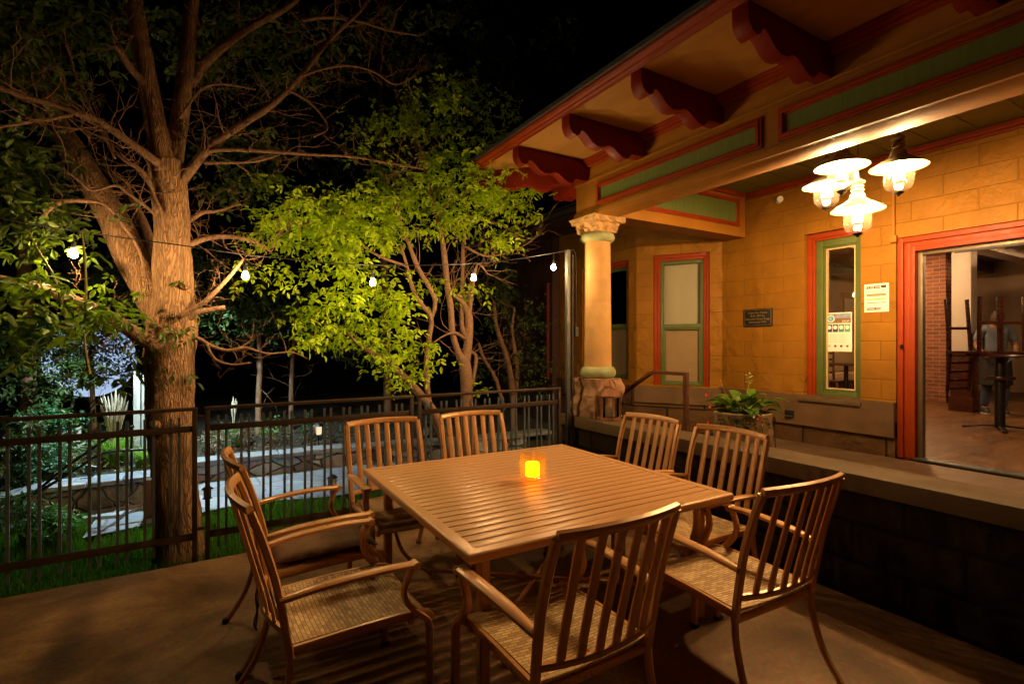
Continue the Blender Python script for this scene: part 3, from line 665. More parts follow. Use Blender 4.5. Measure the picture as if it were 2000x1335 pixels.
pr=[(.0,.40),(.155,.40),(.18,.42),(.195,.45),(.195,.485),(.18,.515),(.155,.53),(0,.53)]
cp_(MB().lathe(pr,n=40),'base_ring',m_greenst,smooth=True,ang=60)
sh=[]; 
for i in range(60):
    z=.53+(1.855-.53)*i/59; r=.150-.012*(i/59)
    for zj in (.86,1.2,1.55): r-= .006*math.exp(-((z-zj)/.006)**2)
    sh.append((r,z))
cp_(MB().lathe(sh,n=40),'shaft',m_shaft,smooth=True,ang=60)
cp_(MB().lathe([(.0,1.85),(.15,1.85),(.175,1.87),(.187,1.90),(.175,1.935),(.15,1.95),(0,1.95)],n=40),'neck_ring',m_greenst,smooth=True,ang=60)
# capital: flaring square block with carved leaves
me=bmesh.new(); bmesh.ops.create_cube(me,size=2); bmesh.ops.subdivide_edges(me,edges=me.edges,cuts=30,use_grid_fill=True); V=[]
for v in me.verts:
    x,y,z=v.co; t=(z+1)/2; hw=.145+.05*t**1.6+(.022 if t>.62 else 0)
    q=Vector((x*hw,y*hw,1.95+t*(2.105-1.95+.0)))
    face='x' if abs(x)>.98 else ('y' if abs(y)>.98 else None)
    if face and .06<t<.95:
        a=(y if face=='x' else x); lf=math.sin(a*PI*2.5+math.sin(t*9)*.8)*math.sin(t*PI*2.2)
        dsp=.016*lf+.012*noise.noise(Vector((a*5,t*6,hash(face)%7*0)))
        nn=Vector((math.copysign(1,x),0,0)) if face=='x' else Vector((0,math.copysign(1,y),0)); q+=nn*dsp
    V.append(q)
me.verts.index_update(); fs=[tuple(v.index for v in f.verts) for f in me.faces]; me.free()
cp_(MB().add(V,fs),'capital',m_capst,smooth=True,ang=50)

# handrail
hr=thing('handrail','rusty brown metal handrail sloping down the porch steps','handrail',(3.98,3.40,DZ))
HP=P(hr)
HP=Matrix.Translation(-Vector(hr.location))
MB().sweep([(3.98,3.40,DZ-.01),(3.98,3.40,1.235)],.045,.045,(1,0,0),.2).build('post',m_rust,hr,M=HP,smooth=True,ang=30)
MB().sweep([(3.98,3.38,1.25),(3.98,3.80,1.25),(3.98,3.86,1.235),(3.98,4.30,.97),(3.98,4.95,.60)],.045,.035,(1,0,0),.3).build('rail',m_rust,hr,M=HP,smooth=True,ang=30)
MB().sweep([(3.98,4.85,-.1),(3.98,4.85,.64)],.045,.045,(1,0,0),.2).build('post',m_rust,hr,M=HP,smooth=True,ang=30)

# lantern on the cap
lt=thing('candle_lantern','rusty hexagonal metal lantern with ring handle standing beside the column','lantern',(3.50,3.965,.77),rz=.2)
k=6; rb=.115
for zz,t,nm in ((0,.02,'base'),):
    MB().lathe([(rb+.012,0),(rb+.012,.02),(rb-.005,.03)],n=6).build('base',m_lant,lt)
for i in range(6):
    a=2*PI*i/6; MB().box(-.009,-.009,.028,.009,.009,.235).build('corner_bar',m_lant,lt,M=Matrix.Translation((rb*math.cos(a),rb*math.sin(a),0))@Matrix.Rotation(a,4,'Z'))
MB().lathe([(rb+.018,.233),(rb+.022,.25),(.05,.325),(.045,.345),(.0,.35)],n=6).build('roof',m_lant,lt)
tv=[(.042*math.cos(a),-.03-.02*math.sin(a)*0-.0,.375+.045*math.sin(a)) for a in [2*PI*i/20 for i in range(21)]]
MB().tube([(x,y+.5*(z-.37)-.02,z-.01) for x,y,z in tv],.006,8,cap=False).build('ring_handle',m_lant,lt,smooth=True)
MB().lathe([(rb-.012,.035),(rb-.012,.23)],n=6).build('glass',m_glass,lt)
MB().lathe([(.0,.03),(.035,.03),(.035,.13),(.03,.135),(0,.132)],n=20).build('candle',mat('ivory_wax',(.35,.28,.18),.5),lt,smooth=True)
# ================================================================== PENDANT LAMPS
m_pbulb=emit('pendant_bulb_glow',(1,.62,.27),PEND)
def pendant(loc,label):
    t=thing('pendant_lamp',label,'lamp',loc,0,'pendant lamps hanging in a cluster from the porch ceiling')
    z=loc[2]
    MB().tube([(0,0,.20),(0,0,3.45-z)],.009,8).lathe([(.05,3.452-z-.02),(.05,3.452-z)],n=20).build('stem',m_shadein,t,smooth=True)
    MB().lathe([(0,.235),(.028,.23),(.052,.212),(.045,.197),(.03,.192),(.042,.18),(.042,.168),(.034,.163),(.044,.152),(.044,.14),(.036,.135),(.05,.11),(.055,.08),(0,.08)],n=28).build('cap',m_shade,t,smooth=True,ang=50)
    MB().lathe([(.05,.09),(.07,.07),(.12,.038),(.175,.004),(.182,-.002),(.182,-.006),(.174,-.002),(.12,.028),(.07,.058),(.05,.075)],n=40).build('shade',m_shade,t,smooth=True,ang=60)
    MB().lathe([(.088,.03),(.093,-.02),(.094,-.10),(.090,-.135),(.075,-.165),(.045,-.185),(.018,-.192)],n=32).build('glass_globe',m_globe,t,smooth=True)
    MB().lathe([(.0,-.187),(.034,-.187),(.03,-.198),(.012,-.205),(.008,-.215),(0,-.217)],n=18).build('finial',m_dark,t,smooth=True)
    MB().tube([(-.05,0,-.08),(-.055,0,-.11),(-.045,0,-.135),(-.02,0,-.145),(0,0,-.15),(.02,0,-.145),(.045,0,-.135),(.055,0,-.11),(.05,0,-.08)],.0022,6).tube([(0,0,-.19),(0,0,-.135)],.004,8).lathe([(0,-.125),(.03,-.12),(.034,-.105),(0,-.10)],n=14).build('inner_bracket',m_shadein,t,smooth=True)
    MB().lathe([(0,.045),(.016,.04),(.022,.015),(.034,-.015),(.038,-.040),(.032,-.064),(.017,-.077),(0,-.080)],n=20).build('bulb',m_pbulb,t,smooth=True)
    return t
def ploc(px,py,d):
    r=ray(px,py); return Vector((r[0]*d,r[1]*d,H+r[2]*d))
pendant(ploc(1644,325,3.88),'front upper pendant lamp overlapping the beam above the window')
pendant(ploc(1675,409,3.98),'lowest pendant lamp of the four, in front of the narrow window')
pendant(ploc(1755,326,3.80),'right pendant lamp hanging apart, nearest the doorway')
pendant(ploc(1614,362,4.33),'leftmost and smallest looking pendant lamp, farthest back')

# ================================================================== STRING LIGHTS
YW=4.33
m_wire=mat('black_cable',(.03,.028,.025),.5)
wp=[(1110,489),(1080,494),(1000,507),(925,514),(860,517),(800,518),(728,517),(650,514),(560,505),(479,497),(370,481),(260,467),(144,450),(40,433),(-80,408),(-250,360)]
W=[aty(x,y,YW) for x,y in wp]
wire=MB().tube([tuple(p) for p in smoothpts([tuple(p) for p in W],4)],.0045,6).build('string_light_cable',m_wire,smooth=True)
tag(wire,'thin black string light cable sagging from the steel pole past the tree','cable')
m_sbulb=emit('string_bulb_glow',(1,.66,.30),STR)
for (px,py,wpy,lab) in ((1081,521,494,'string light bulb nearest the steel pole'),(925,541,514,'string light bulb right of the small tree stems'),(728,550,517,'string light bulb in the middle of the bright green crown'),(479,537,497,'string light bulb just right of the big tree trunk'),(144,493,450,'largest looking string light bulb, left of the big trunk')):
    b=aty(px,py,YW); w=aty(px,wpy,YW)
    t=thing('string_bulb',lab,'light bulb',b,0,'bulbs of the patio string light')
    top=w.z-b.z
    MB().tube([(0,0,.045),(0,0,top+.004)],.003,6).lathe([(0,.075),(.012,.072),(.014,.04),(.012,.028),(0,.028)],n=14).build('socket',m_wire,t,smooth=True)
    MB().lathe([(0,.030),(.011,.028),(.015,.016),(.022,-.002),(.024,-.012),(.019,-.026),(.010,-.033),(0,-.035)],n=18).build('bulb',m_sbulb,t,smooth=True)

# ================================================================== FENCE
def zf(px,py): return aty(px,py,YW).z
FY=4.345
secs=[(-3.30,-1.69,'fence panel at the far left edge, cropped by the frame'),(-1.66,-.064,'left fence panel running in front of the big tree'),(-.016,1.565,'middle fence panel behind the far left chair'),(1.605,3.17,'right fence panel ending at the tall steel pole')]
for a,b,lab in secs:
    f=thing('metal_fence',lab,'fence',(a,FY,0),0,'metal fence panels along the patio edge')
    w=b-a
    MB().box(.0,-.02,1.065,w,.02,1.09).build('top_rail',m_metal,f,bevel=.006)
    MB().box(.032,-.008,.913,w-.032,.008,.957).build('middle_rail',m_metal,f,bevel=.003)
    MB().box(.032,-.008,.135,w-.032,.008,.185).build('bottom_rail',m_metal,f,bevel=.003)
    for x in (0,w-.032): MB().box(x,-.016,-.02,x+.032,.016,1.064).build('post',m_metal,f,bevel=.003)
    x=.085
    i=0
    while x+.05<w-.05:
        for q in (x,x+.05):
            MB().box(q-.0085,.0095,.05,q+.0085,.0255,1.02).build('picket',m_picket,f)
        x+=.15
for xx in (-.04,1.585):
    tag(MB().box(xx-.022,FY-.012,1.01,xx+.022,FY+.012,1.03).box(xx-.022,FY-.012,.2,xx+.022,FY+.012,.22).build('fence_clamp',m_metal,bevel=.002),'small flat clamp joining the fence panels '+('beside the trunk' if xx<0 else 'behind the far chairs'),'clamp')
pole=thing('steel_pole','tall slim steel pole with conduit at the fence end carrying the lights','pole',(3.26,4.335,0))
MB().box(-.021,-.021,-.02,.021,.021,2.53).build('post',m_galv,pole,bevel=.004)
MB().tube([(.062,0,.0),(.062,0,2.48)],.010,8).build('conduit',m_galv,pole,smooth=True)
MB().tube(smoothpts([(.03,0,2.5),(.055,0,2.53),(.09,-.01,2.5),(.10,-.01,2.3),(.105,-.01,1.9),(.10,-.01,1.72)],4),.005,6).box(.08,-.03,1.62,.12,.0,1.72).build('power_lead',m_wire,pole,smooth=True)

# ================================================================== TABLE
TX0,TX1,TY0,TY1=.885,2.52,1.82,3.43
tb=thing('patio_table','large square brown slatted metal patio table with a candle on it','table',((TX0+TX1)/2,(TY0+TY1)/2,0))
hx,hy=(TX1-TX0)/2,(TY1-TY0)/2; TZ=.72
# mitred frame with rounded edge profile
def mitre(mb,h0x,h0y,w,z0,z1):
    prof=[(0,z0+.006),(0,z1-.008),(.006,z1-.001),(w,z1),(w,z0+.004),(.006,z0)]
    rings=[]
    for o,z in prof: rings.append([(-h0x+o,-h0y+o,z),(h0x-o,-h0y+o,z),(h0x-o,h0y-o,z),(-h0x+o,h0y-o,z)])
    vs=[v for r in rings for v in r]; n=len(prof); fs=[]
    for i in range(n):
        j=(i+1)%n
        for k in range(4): k2=(k+1)%4; fs.append((i*4+k,i*4+k2,j*4+k2,j*4+k))
    mb.add(vs,fs)
mb=MB(); mitre(mb,hx,hy,.058,TZ-.042,TZ); mb.build('top_frame',m_table,tb,bevel=.003)
nsl=22; y0=-hy+.060; pitch=(2*hy-.12)/nsl
for i in range(nsl):
    MB().box(-hx+.057,y0+i*pitch+.004,TZ-.016,hx-.057,y0+(i+1)*pitch-.004,TZ-.0025).build('slat',m_table,tb,bevel=.003)
MB().lathe([(.0,TZ-.002),(.034,TZ-.002),(.036,TZ+.002),(.03,TZ+.006),(0,TZ+.006)],n=28).build('umbrella_cap',m_table,tb,smooth=True) 
mb=MB(); 
for s in(-1,1): mb.box(-hx+.10,s*(hy-.13)-.02,TZ-.085,hx-.10,s*(hy-.13)+.02,TZ-.04); mb.box(s*(hx-.13)-.02,-hy+.10,TZ-.084,s*(hx-.13)+.02,hy-.10,TZ-.0405)
mb.build('apron',m_chair,tb,bevel=.003)
for sx in(-1,1):
    for sy in(-1,1):
        X,Y=sx*(hx-.13),sy*(hy-.13)
        MB().sweep([(X,Y,TZ-.05),(X,Y,.02)],.05,.05,(1,0,0),.3).build('leg',m_chair,tb,smooth=True,ang=35)
        MB().tube(smoothpts([(X-sx*.02,Y,TZ-.10),(X-sx*.02,Y-sy*.03,.45),(X-sx*.06,Y-sy*.12,.22),(X-sx*.2,Y-sy*.28,.10)],5),.012,8).build('brace',m_chair,tb,smooth=True)
MB().tube([(-hx+.32,-hy+.40,.10),(hx-.32,hy-.40,.10)],.014,8).tube([(-hx+.32,hy-.40,.128),(hx-.32,-hy+.40,.128)],.014,8).build('cross_stretcher',m_chair,tb,smooth=True)

# candle glass
CS=1.12
cg=thing('candle_holder','square clear glass holder with a glowing yellow candle on the table','candle holder',(1.69,2.60,TZ+.0065),rz=.12)
def sqring(r,z,b,n=8):
    r*=CS; z*=CS; b*=CS
    pts=[]
    for cxs,cys,a0 in((1,1,0),(-1,1,PI/2),(-1,-1,PI),(1,-1,1.5*PI)):
        for k in range(n//2+1):
            a=a0+k*(PI/2)/(n//2); pts.append((cxs*(r-b)+b*math.cos(a),cys*(r-b)+b*math.sin(a),z))
    return pts
def loft(rings):
    n=len(rings[0]); vs=[v for r in rings for v in r]; fs=[]
    for i in range(len(rings)-1):
        for k in range(n): k2=(k+1)%n; fs.append((i*n+k,i*n+k2,(i+1)*n+k2,(i+1)*n+k))
    fs.append(tuple(range(n-1,-1,-1))); fs.append(tuple((len(rings)-1)*n+k for k in range(n))); return MB().add(vs,fs)
R=[sqring(.046,0,.02),sqring(.056,.008,.022),sqring(.060,.05,.024),sqring(.061,.10,.024),sqring(.056,.135,.022),sqring(.054,.142,.022),sqring(.0505,.138,.020),sqring(.053,.10,.022),sqring(.052,.05,.022),sqring(.046,.026,.020),sqring(.02,.021,.01)]
m_cglass=frosted('candle_glass',(1,.95,.80),(1,.55,.15),.11)  # amber tint stands in for candle glow refracted by the clear glass
loft(R).build('glass',m_cglass,cg,smooth=True,ang=60)
m,nt,N,L,b=newmat('glowing_wax'); setp(b,(.6,.4,.05),.5); b.inputs['Emission Color'].default_value=(1,.30,.002,1); b.inputs['Emission Strength'].default_value=6
MB().lathe([(0,.0245),(.042,.0245),(.0435,.03),(.043,.100),(.040,.107),(.012,.103),(0,.101)],n=28).build('candle',m,cg,smooth=True,ang=50)

# ================================================================== CHAIRS
def weave():
    m,nt,N,L,b=newmat('woven_sling'); setp(b,(.42,.28,.13),.6,0,.4)
    tc=N.new('ShaderNodeTexCoord'); br=N.new('ShaderNodeTexBrick'); br.offset=.5
    br.inputs['Scale'].default_value=1; br.inputs['Brick Width'].default_value=.042; br.inputs['Row Height'].default_value=.016; br.inputs['Mortar Size'].default_value=.0017; br.inputs['Mortar Smooth'].default_value=.8
    br.inputs['Color1'].default_value=(.82,.58,.28,1); br.inputs['Color2'].default_value=(.48,.29,.12,1); br.inputs['Mortar'].default_value=(.26,.15,.06,1)
    L.new(tc.outputs['UV'],br.inputs['Vector']); L.new(br.outputs['Color'],b.inputs['Base Color'])
    bp_=N.new('ShaderNodeBump'); bp_.invert=True; bp_.inputs['Distance'].default_value=.004; bp_.inputs['Strength'].default_value=.9; L.new(br.outputs['Fac'],bp_.inputs['Height']); L.new(bp_.outputs[0],b.inputs['Normal']); return m
m_weave=weave()
LASTB=[None]
def chair():
    t=thing('patio_chair','x','chair',group='slat back patio chairs around the table')
    def b(mb,n,m=m_chair,ang=35): LASTB[0]=mb.build(n,m,t,smooth=True,ang=ang); return LASTB[0]
    bow=lambda u,am: -am*(1-u*u)
    # seat panel
    nx,ny=12,16; vs=[];fs=[]
    def seatz(u,v):   # v 0 rear .. 1 front
        return .428+.012*math.sin(v*PI*.9)-.012*(1-u*u) -(.030*max(0,(v-.88)/.12)**2) + .010*(1-v)**3
    for lay in (0,-.010):
        for j in range(ny+1):
            for i in range(nx+1):
                u=i/nx*2-1; v=j/ny; vs.append((u*(.252-.006*(1-v)),-.275+.555*v,seatz(u,v)+lay))
    n1=(nx+1)*(ny+1)
    for j in range(ny):
        for i in range(nx):
            a=j*(nx+1)+i; fs.append((a,a+1,a+nx+2,a+nx+1)); fs.append((n1+a+nx+1,n1+a+nx+2,n1+a+1,n1+a))
    for j in range(ny):
        for i in (0,nx): a=j*(nx+1)+i; fs.append((a,a+nx+1,n1+a+nx+1,n1+a))
    for i in range(nx):
        for j in (0,ny): a=j*(nx+1)+i; fs.append((a,a+1,n1+a+1,n1+a))
    b(MB().add(vs,fs),'seat',m_weave,60)
    mb=MB()
    for s in(-1,1): mb.sweep(smoothpts([(s*.258,-.285,.418),(s*.262,0,.425),(s*.262,.24,.418),(s*.258,.285,.385)],4),.022,.034,(1,0,0),.3)
    mb.sweep([(-.25,-.27,.392),(.25,-.27,.392)],.03,.018,(0,0,1),.3); mb.sweep([(-.25,.20,.388),(.25,.20,.388)],.03,.018,(0,0,1),.3)
    b(mb,'seat_frame')
    for s in(-1,1):
        b(MB().sweep(smoothpts([(s*.262,-.275,.395),(s*.268,-.300,.55),(s*.272,-.328,.70),(s*.272,-.370,.85),(s*.268,-.408,.958)],5),.034,.028,(1,0,0),.4),'back_upright')
        b(MB().sweep(smoothpts([(s*.262,-.275,.41),(s*.265,-.285,.30),(s*.272,-.33,.15),(s*.285,-.415,.012),(s*.287,-.43,.0)],5),[.030]*15+[.026]*6,.022,(1,0,0),.4),'leg')
        lf=bpy.data.objects[-1] if False else LASTB[0]; MB().lathe([(0,0),(.019,0),(.019,.014),(.015,.024)],c=(s*.286,-.424,.0),n=12).build('foot_cap',m_dark,lf,smooth=True)
        # front leg with S-curved arm support
        b(MB().sweep(smoothpts([(s*.300,.185,.645),(s*.300,.170,.61),(s*.296,.150,.555),(s*.292,.158,.51),(s*.290,.195,.455),(s*.290,.238,.415),(s*.290,.262,.37),(s*.290,.264,.20),(s*.292,.268,.0)],4),.036,[.022]*12+[.026]*21,(1,0,0),.4),'leg')
        MB().box(s*.292-.021,.268-.017,0,s*.292+.021,.268+.017,.022).build('foot_cap',m_dark,LASTB[0],bevel=.003)
        b(MB().sweep([(s*.262,.21,.41),(s*.290,.21,.428)],.026,.02,(0,1,0),.3),'leg_joint')
        # arm: flat, slightly bowed, rolled front end
        mb=MB().sweep(smoothpts([(s*.283,-.315,.625),(s*.296,-.15,.648),(s*.304,.05,.655),(s*.302,.19,.648)],5),[.034,.038,.042,.046,.048]+[.052]*11,.022,(1,0,0),.45)
        mb.tube([(s*.302-.024,.195,.645),(s*.302+.024,.195,.645)],.0165,12)
        b(mb,'arm')
    top=[(u*.268,-.408+bow(u,.048),.963+.008*(1-u*u)) for u in np.linspace(-1,1,15)]
    b(MB().sweep(top,.038,.026,(0,-.45,1),.4),'top_rail')
    low=[(u*.262,-.296+bow(u,.045),.500-.0*(1-u*u)) for u in np.linspace(-1,1,13)]
    b(MB().sweep(low,.028,.020,(0,-.2,1),.4),'lower_rail')
    for i in range(6):
        u=-1+2*(i+1)/7.; 
        pts=[]
        for k in range(9):
            q=k/8; z=.503+(.958-.503)*q
            y0=-.296+bow(u,.045); y1=-.408+bow(u,.048)
            yy=y0+(y1-y0)*(q**1.45)-.012*math.sin(q*PI)
            pts.append((u*(.262+.006*q),yy,z))
        b(MB().sweep(pts,.037,.012,(1,0,0),.4),'back_slat')
    return t
ch=chair()
PL=[ # x,y,rz (facing +y at 0), label
 (.53,2.31,-PI/2+.03,'near chair on the left side of the table with bare woven seat'),
 (.53,3.01,-PI/2+.07,'left side chair nearer the fence, its seat holding a brown tied cushion'),
 (1.14,3.37,PI+.03,'far side chair closest to the left table corner with tan cushion'),
 (1.85,3.37,PI-.02,'far side chair behind the candle, partly hidden by the table'),
 (2.56,2.86,PI/2+.03,'right side chair closer to the column'),
 (2.57,2.19,PI/2-.02,'right side chair with its back in front of the planter pot'),
 (2.17,1.63,-.04,'near side chair at the right, turned slim against the dark stone wall'),
 (1.18,1.69,.02,'nearest chair in the middle foreground with its slat back to the camera')]
CH=[]
for i,(x,y,rz,lab) in enumerate(PL):
    c=ch if i==0 else dup(ch,(x,y,0),rz)
    c.location=(x,y,0); c.rotation_euler=(0,0,rz); c['label']=lab; CH.append(c)
# cushions
m_cush=mat('brown_cushion',(.15,.075,.03),.9,var=.25,vs=14,bump=.5,bs=90,bd=.002)
m_cush2=mat('tan_cushion',(.33,.20,.09),.9,var=.2,vs=14,bump=.5,bs=90,bd=.002)
def cushion(i,m,label,th,ties):
    c=CH[i]; t=thing('seat_cushion',label,'cushion',(c.location.x,c.location.y,.445),c.rotation_euler.z)
    n=22; vs=[];fs=[]
    for sgn in(1,-1):
        for j in range(n+1):
            for k in range(n+1):
                u=k/n*2-1; v=j/n*2-1; e=(1-abs(u)**5)*(1-abs(v)**5); 
                q=Vector((u*3,v*3,sgn))
                z=th/2+sgn*th/2*e**.5*(1+.10*noise.noise(q*2))+.004*noise.noise(q*3)-(.03*max(0,v-.8)/.2 if v>.8 else 0)
                vs.append((u*.243,v*.262+.005,z))
    n1=(n+1)**2
    for j in range(n):
        for k in range(n):
            a=j*(n+1)+k; fs.append((a,a+1,a+n+2,a+n+1)); fs.append((n1+a+n+1,n1+a+n+2,n1+a+1,n1+a))
    for j in range(n):
        for k in(0,n): a=j*(n+1)+k; fs.append((a,a+n+1,n1+a+n+1,n1+a)); 
        for r in(0,n): a=r*(n+1)+j; fs.append((a,a+1,n1+a+1,n1+a))
    MB().add(vs,fs).build('pad',m,t,smooth=True,ang=80)
    if ties:
        for s in ties:
            mb=MB(); 
            mb.tube(smoothpts([(s*.235,-.25,.01),(s*.25,-.30,.0),(s*.262,-.335,-.03),(s*.25,-.35,-.10),(s*.262,-.345,-.18),(s*.245,-.35,-.26)],5),.004,6)
            mb.tube(smoothpts([(s*.262,-.335,-.03),(s*.275,-.345,-.09),(s*.255,-.34,-.15),(s*.27,-.36,-.22),(s*.28,-.35,-.25)],5),.004,6)
            mb.build('tie_string',m,t,smooth=True)
cushion(1,m_cush,'thick brown seat cushion with dangling ties on the left fence side chair',.055,(1,))
cushion(2,m_cush2,'thin tan seat pad on the far side chair near the left table corner',.022,None)
# small dry leaves on the patio
m_dleaf=mat('dry_leaf',(.5,.25,.08),.7,var=.3)
for i,(px,py,lab) in enumerate(((118,1233,'tiny pale dry leaf on the patio at the lower left'),(450,1086,'dry leaf at the patio edge below the fence gap'),(648,1118,'dry leaf on the patio between the left chairs'),(400,1179,'tiny speck of dry leaf right of the dark floor stain'))):
    p=atz(px,py,.004); s=.014 if i else .012
    vs=[(-s,0,0),(-.3*s,-.4*s,.003),(s,0,.001),(-.2*s,.45*s,.004),(0,0,.0005)]
    o=MB().add(vs,[(0,1,4),(1,2,4),(2,3,4),(3,0,4)]).build('dry_leaf',m_dleaf); o.location=p; o.rotation_euler=(0,0,i*1.3)
    tag(o,lab,'leaf',None)
for i,(px,py) in enumerate(((95,1290),(230,1205),(330,1310),(540,1320),(620,1180),(860,1290),(1680,1260),(1400,1300),(700,1250),(180,1180))):
    p=atz(px,py,.003); s=(.006,.009,.005)[i%3]
    o=MB().add([(-s,0,0),(0,-.5*s,.002),(s,0,.001),(0,.5*s,.003)],[(0,1,2,3)]).build('debris_bit',m_dleaf); o.location=p; o.rotation_euler=(0,0,i*2.1)
    tag(o,'tiny scattered bit of dry debris lying on the open patio floor','debris','bits of debris on the patio floor')
# ================================================================== TREES
def leaf_cloud(centers, size, per=5, spread=None, droop=.5, up=None):
    """compound leaves: each centre is a rachis with `per` leaflets; returns verts, faces"""
    n=len(centers); C=np.asarray(centers,float)
    az=rng.uniform(0,2*PI,n); el=rng.normal(-droop*.7,.45,n)
    A=np.stack([np.cos(az)*np.cos(el),np.sin(az)*np.cos(el),np.sin(el)],1)       # rachis axis
    up=np.tile([0,0,1.],(n,1))+rng.normal(0,.45,(n,3)); Sd=np.cross(A,up); Sd/=np.linalg.norm(Sd,axis=1,keepdims=True)+1e-9
    Nn=np.cross(Sd,A); sz=size*rng.uniform(.5,1.35,n)
    Vs=[]
    for k in range(per):
        if k==per-1: off,ang=1.0,0
        else: off=.25+.55*(k//2)/max(1,(per-1)//2); ang=(1 if k%2 else -1)*math.radians(58)
        jit=rng.normal(0,.18,n); ca,sa=np.cos(ang+jit)[:,None],np.sin(ang+jit)[:,None]
        Dd=A*ca+Sd*sa; tl=rng.normal(-.15,.3,n)[:,None]; Dd=Dd+Nn*tl; Dd/=np.linalg.norm(Dd,axis=1,keepdims=True)
        Pp=np.cross(Nn,Dd); Pp/=np.linalg.norm(Pp,axis=1,keepdims=True)+1e-9
        N2=np.cross(Dd,Pp)
        B=C+A*(off*1.3*sz)[:,None]; l=sz[:,None]*(1.0 if k==per-1 else .85)
        w=l*.21
        q=[B, B+Dd*l*.35-Pp*w+N2*w*.35, B+Dd*l*.75-Pp*w*.75+N2*w*.2-N2*l*.04, B+Dd*l-N2*l*.12, B+Dd*l*.75+Pp*w*.75+N2*w*.2-N2*l*.04, B+Dd*l*.35+Pp*w+N2*w*.35]
        Vs.append(np.stack(q,1))
    V=np.concatenate(Vs,0); m=len(V); V=V.reshape(-1,3); i=np.arange(m)*6
    Fc=np.concatenate([np.stack([i,i+1,i+2,i+3],1),np.stack([i,i+3,i+4,i+5],1)],0)
    return V,Fc
def clumps(blobs, sub=.22, k=14):
    """blobs: (px,py,Y,rx_px,ry_px,ydepth,n_clumps) -> rachis centres"""
    out=[]
    for (px,py,Y,rx,ry,dy,n) in blobs:
        for _ in range(n):
            while True:
                a,b,c=rng.uniform(-1,1,3)
                if a*a+b*b+c*c<1: break
            y=Y+c*dy; p=aty(px+a*rx,py+b*ry,Y); 
            p=Vector((p.x+c*dy*.1,y,p.z))
            m=int(k*rng.uniform(.5,1.5)); s=sub*rng.uniform(.6,1.3)
            q=rng.normal(0,1,(m,3)); q*=s*.5; q[:,2]*=.6
            out.append(q+np.array(p))
    return np.concatenate(out,0)
def limb(mb, pts, Ys, n=10, rough=0, seg=5, rs=8):
    """pts (px,py,width_px); Ys list or (y0,y1)"""
    m=len(pts); 
    if len(Ys)==2 and m!=2: Ys=[Ys[0]+(Ys[1]-Ys[0])*i/(m-1) for i in range(m)]
    L=[]
    for (px,py,w),Y in zip(pts,Ys):
        p=aty(px,py,Y); L.append((p.x,p.y,p.z,max(.002,w/2*depth_at(px,Y)/1000.)))
    Sx=smoothpts(L,seg); P_=[tuple(q[:3]) for q in Sx]; Rr=[max(.0015,q[3]) for q in Sx]
    mb.tube(P_,Rr,n,rough=rough,rs=rs); return P_,Rr
def twigs(mb, path, count, length, r0, start=.2, depth=1, upb=.3, rs=random, wiggle=.35):
    ends=[]
    m=len(path)
    for _ in range(count):
        i=rs.randint(int(m*start),m-1); p=Vector(path[i]); t=(Vector(path[min(i+1,m-1)])-Vector(path[max(0,i-1)])).normalized()
        d=(t*rs.uniform(.1,.8)+Vector((rs.gauss(0,1),rs.gauss(0,.7),rs.gauss(upb,.8))).normalized()).normalized()
        l=length*rs.uniform(.4,1.3); k=6; P_=[p]
        for s in range(k):
            d=(d+Vector((rs.gauss(0,wiggle),rs.gauss(0,wiggle),rs.gauss(.06,wiggle)))*.6).normalized(); P_.append(P_[-1]+d*l/k)
        mb.tube(P_,[r0*(1-.75*s/k) for s in range(k+1)],4,cap=False)
        ends.append(P_[-1])
        if depth>0: ends+=twigs(mb,P_,rs.randint(1,3),length*.5,r0*.55,.3,depth-1,upb,rs,wiggle)
    return ends
m_bark=barkmat('furrowed_bark',(.50,.28,.135),(.17,.085,.04),scale=44,bump=.9,bd=.016,st=(1,1,.13))
m_bark2=barkmat('branch_bark',(.27,.15,.085),(.15,.08,.04),scale=22,bump=.6,bd=.008,st=(1,1,.5))
m_bark3=barkmat('pale_stem_bark',(.34,.19,.115),(.20,.11,.06),scale=30,bump=.5,bd=.006,st=(1,1,.6))
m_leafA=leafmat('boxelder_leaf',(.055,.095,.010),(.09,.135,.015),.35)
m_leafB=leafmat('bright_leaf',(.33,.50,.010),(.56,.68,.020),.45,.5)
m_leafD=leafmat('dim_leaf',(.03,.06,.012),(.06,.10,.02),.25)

t0=aty(352,1110,4.75); T=thing('large_tree','large old tree with furrowed forked trunk and bare twiggy limbs behind the fence','tree',(t0.x,t0.y,-.15))
TI=Matrix.Translation(-Vector(T.location))
mb=MB()
limb(mb,[(352,1130,104),(350,1080,86),(346,980,77),(338,880,77),(332,800,80),(331,730,82),(333,680,88),(337,630,84),(340,580,70),(338,520,66),(336,450,62),(333,390,60),(328,345,60),(326,315,58)],(4.75,4.75),n=56,rough=.075,seg=10,rs=13)
limb(mb,[(330,690,50),(312,625,52),(285,560,52),(258,505,56),(232,448,54),(205,400,50),(172,342,46),(135,280,40),(104,225,33),(80,150,28),(62,70,24),(52,-30,20)],(4.78,5.35),n=30,rough=.07,seg=7,rs=13)
limb(mb,[(322,340,46),(311,280,40),(300,225,36),(288,160,35),(276,90,33),(264,20,30),(256,-60,27)],(4.72,4.85),n=26,rough=.07,seg=7,rs=13)
limb(mb,[(334,330,42),(343,290,32),(352,225,31),(361,150,28),(368,80,26),(376,-10,24),(380,-70,22)],(4.78,4.95),n=24,rough=.07,seg=7,rs=13)
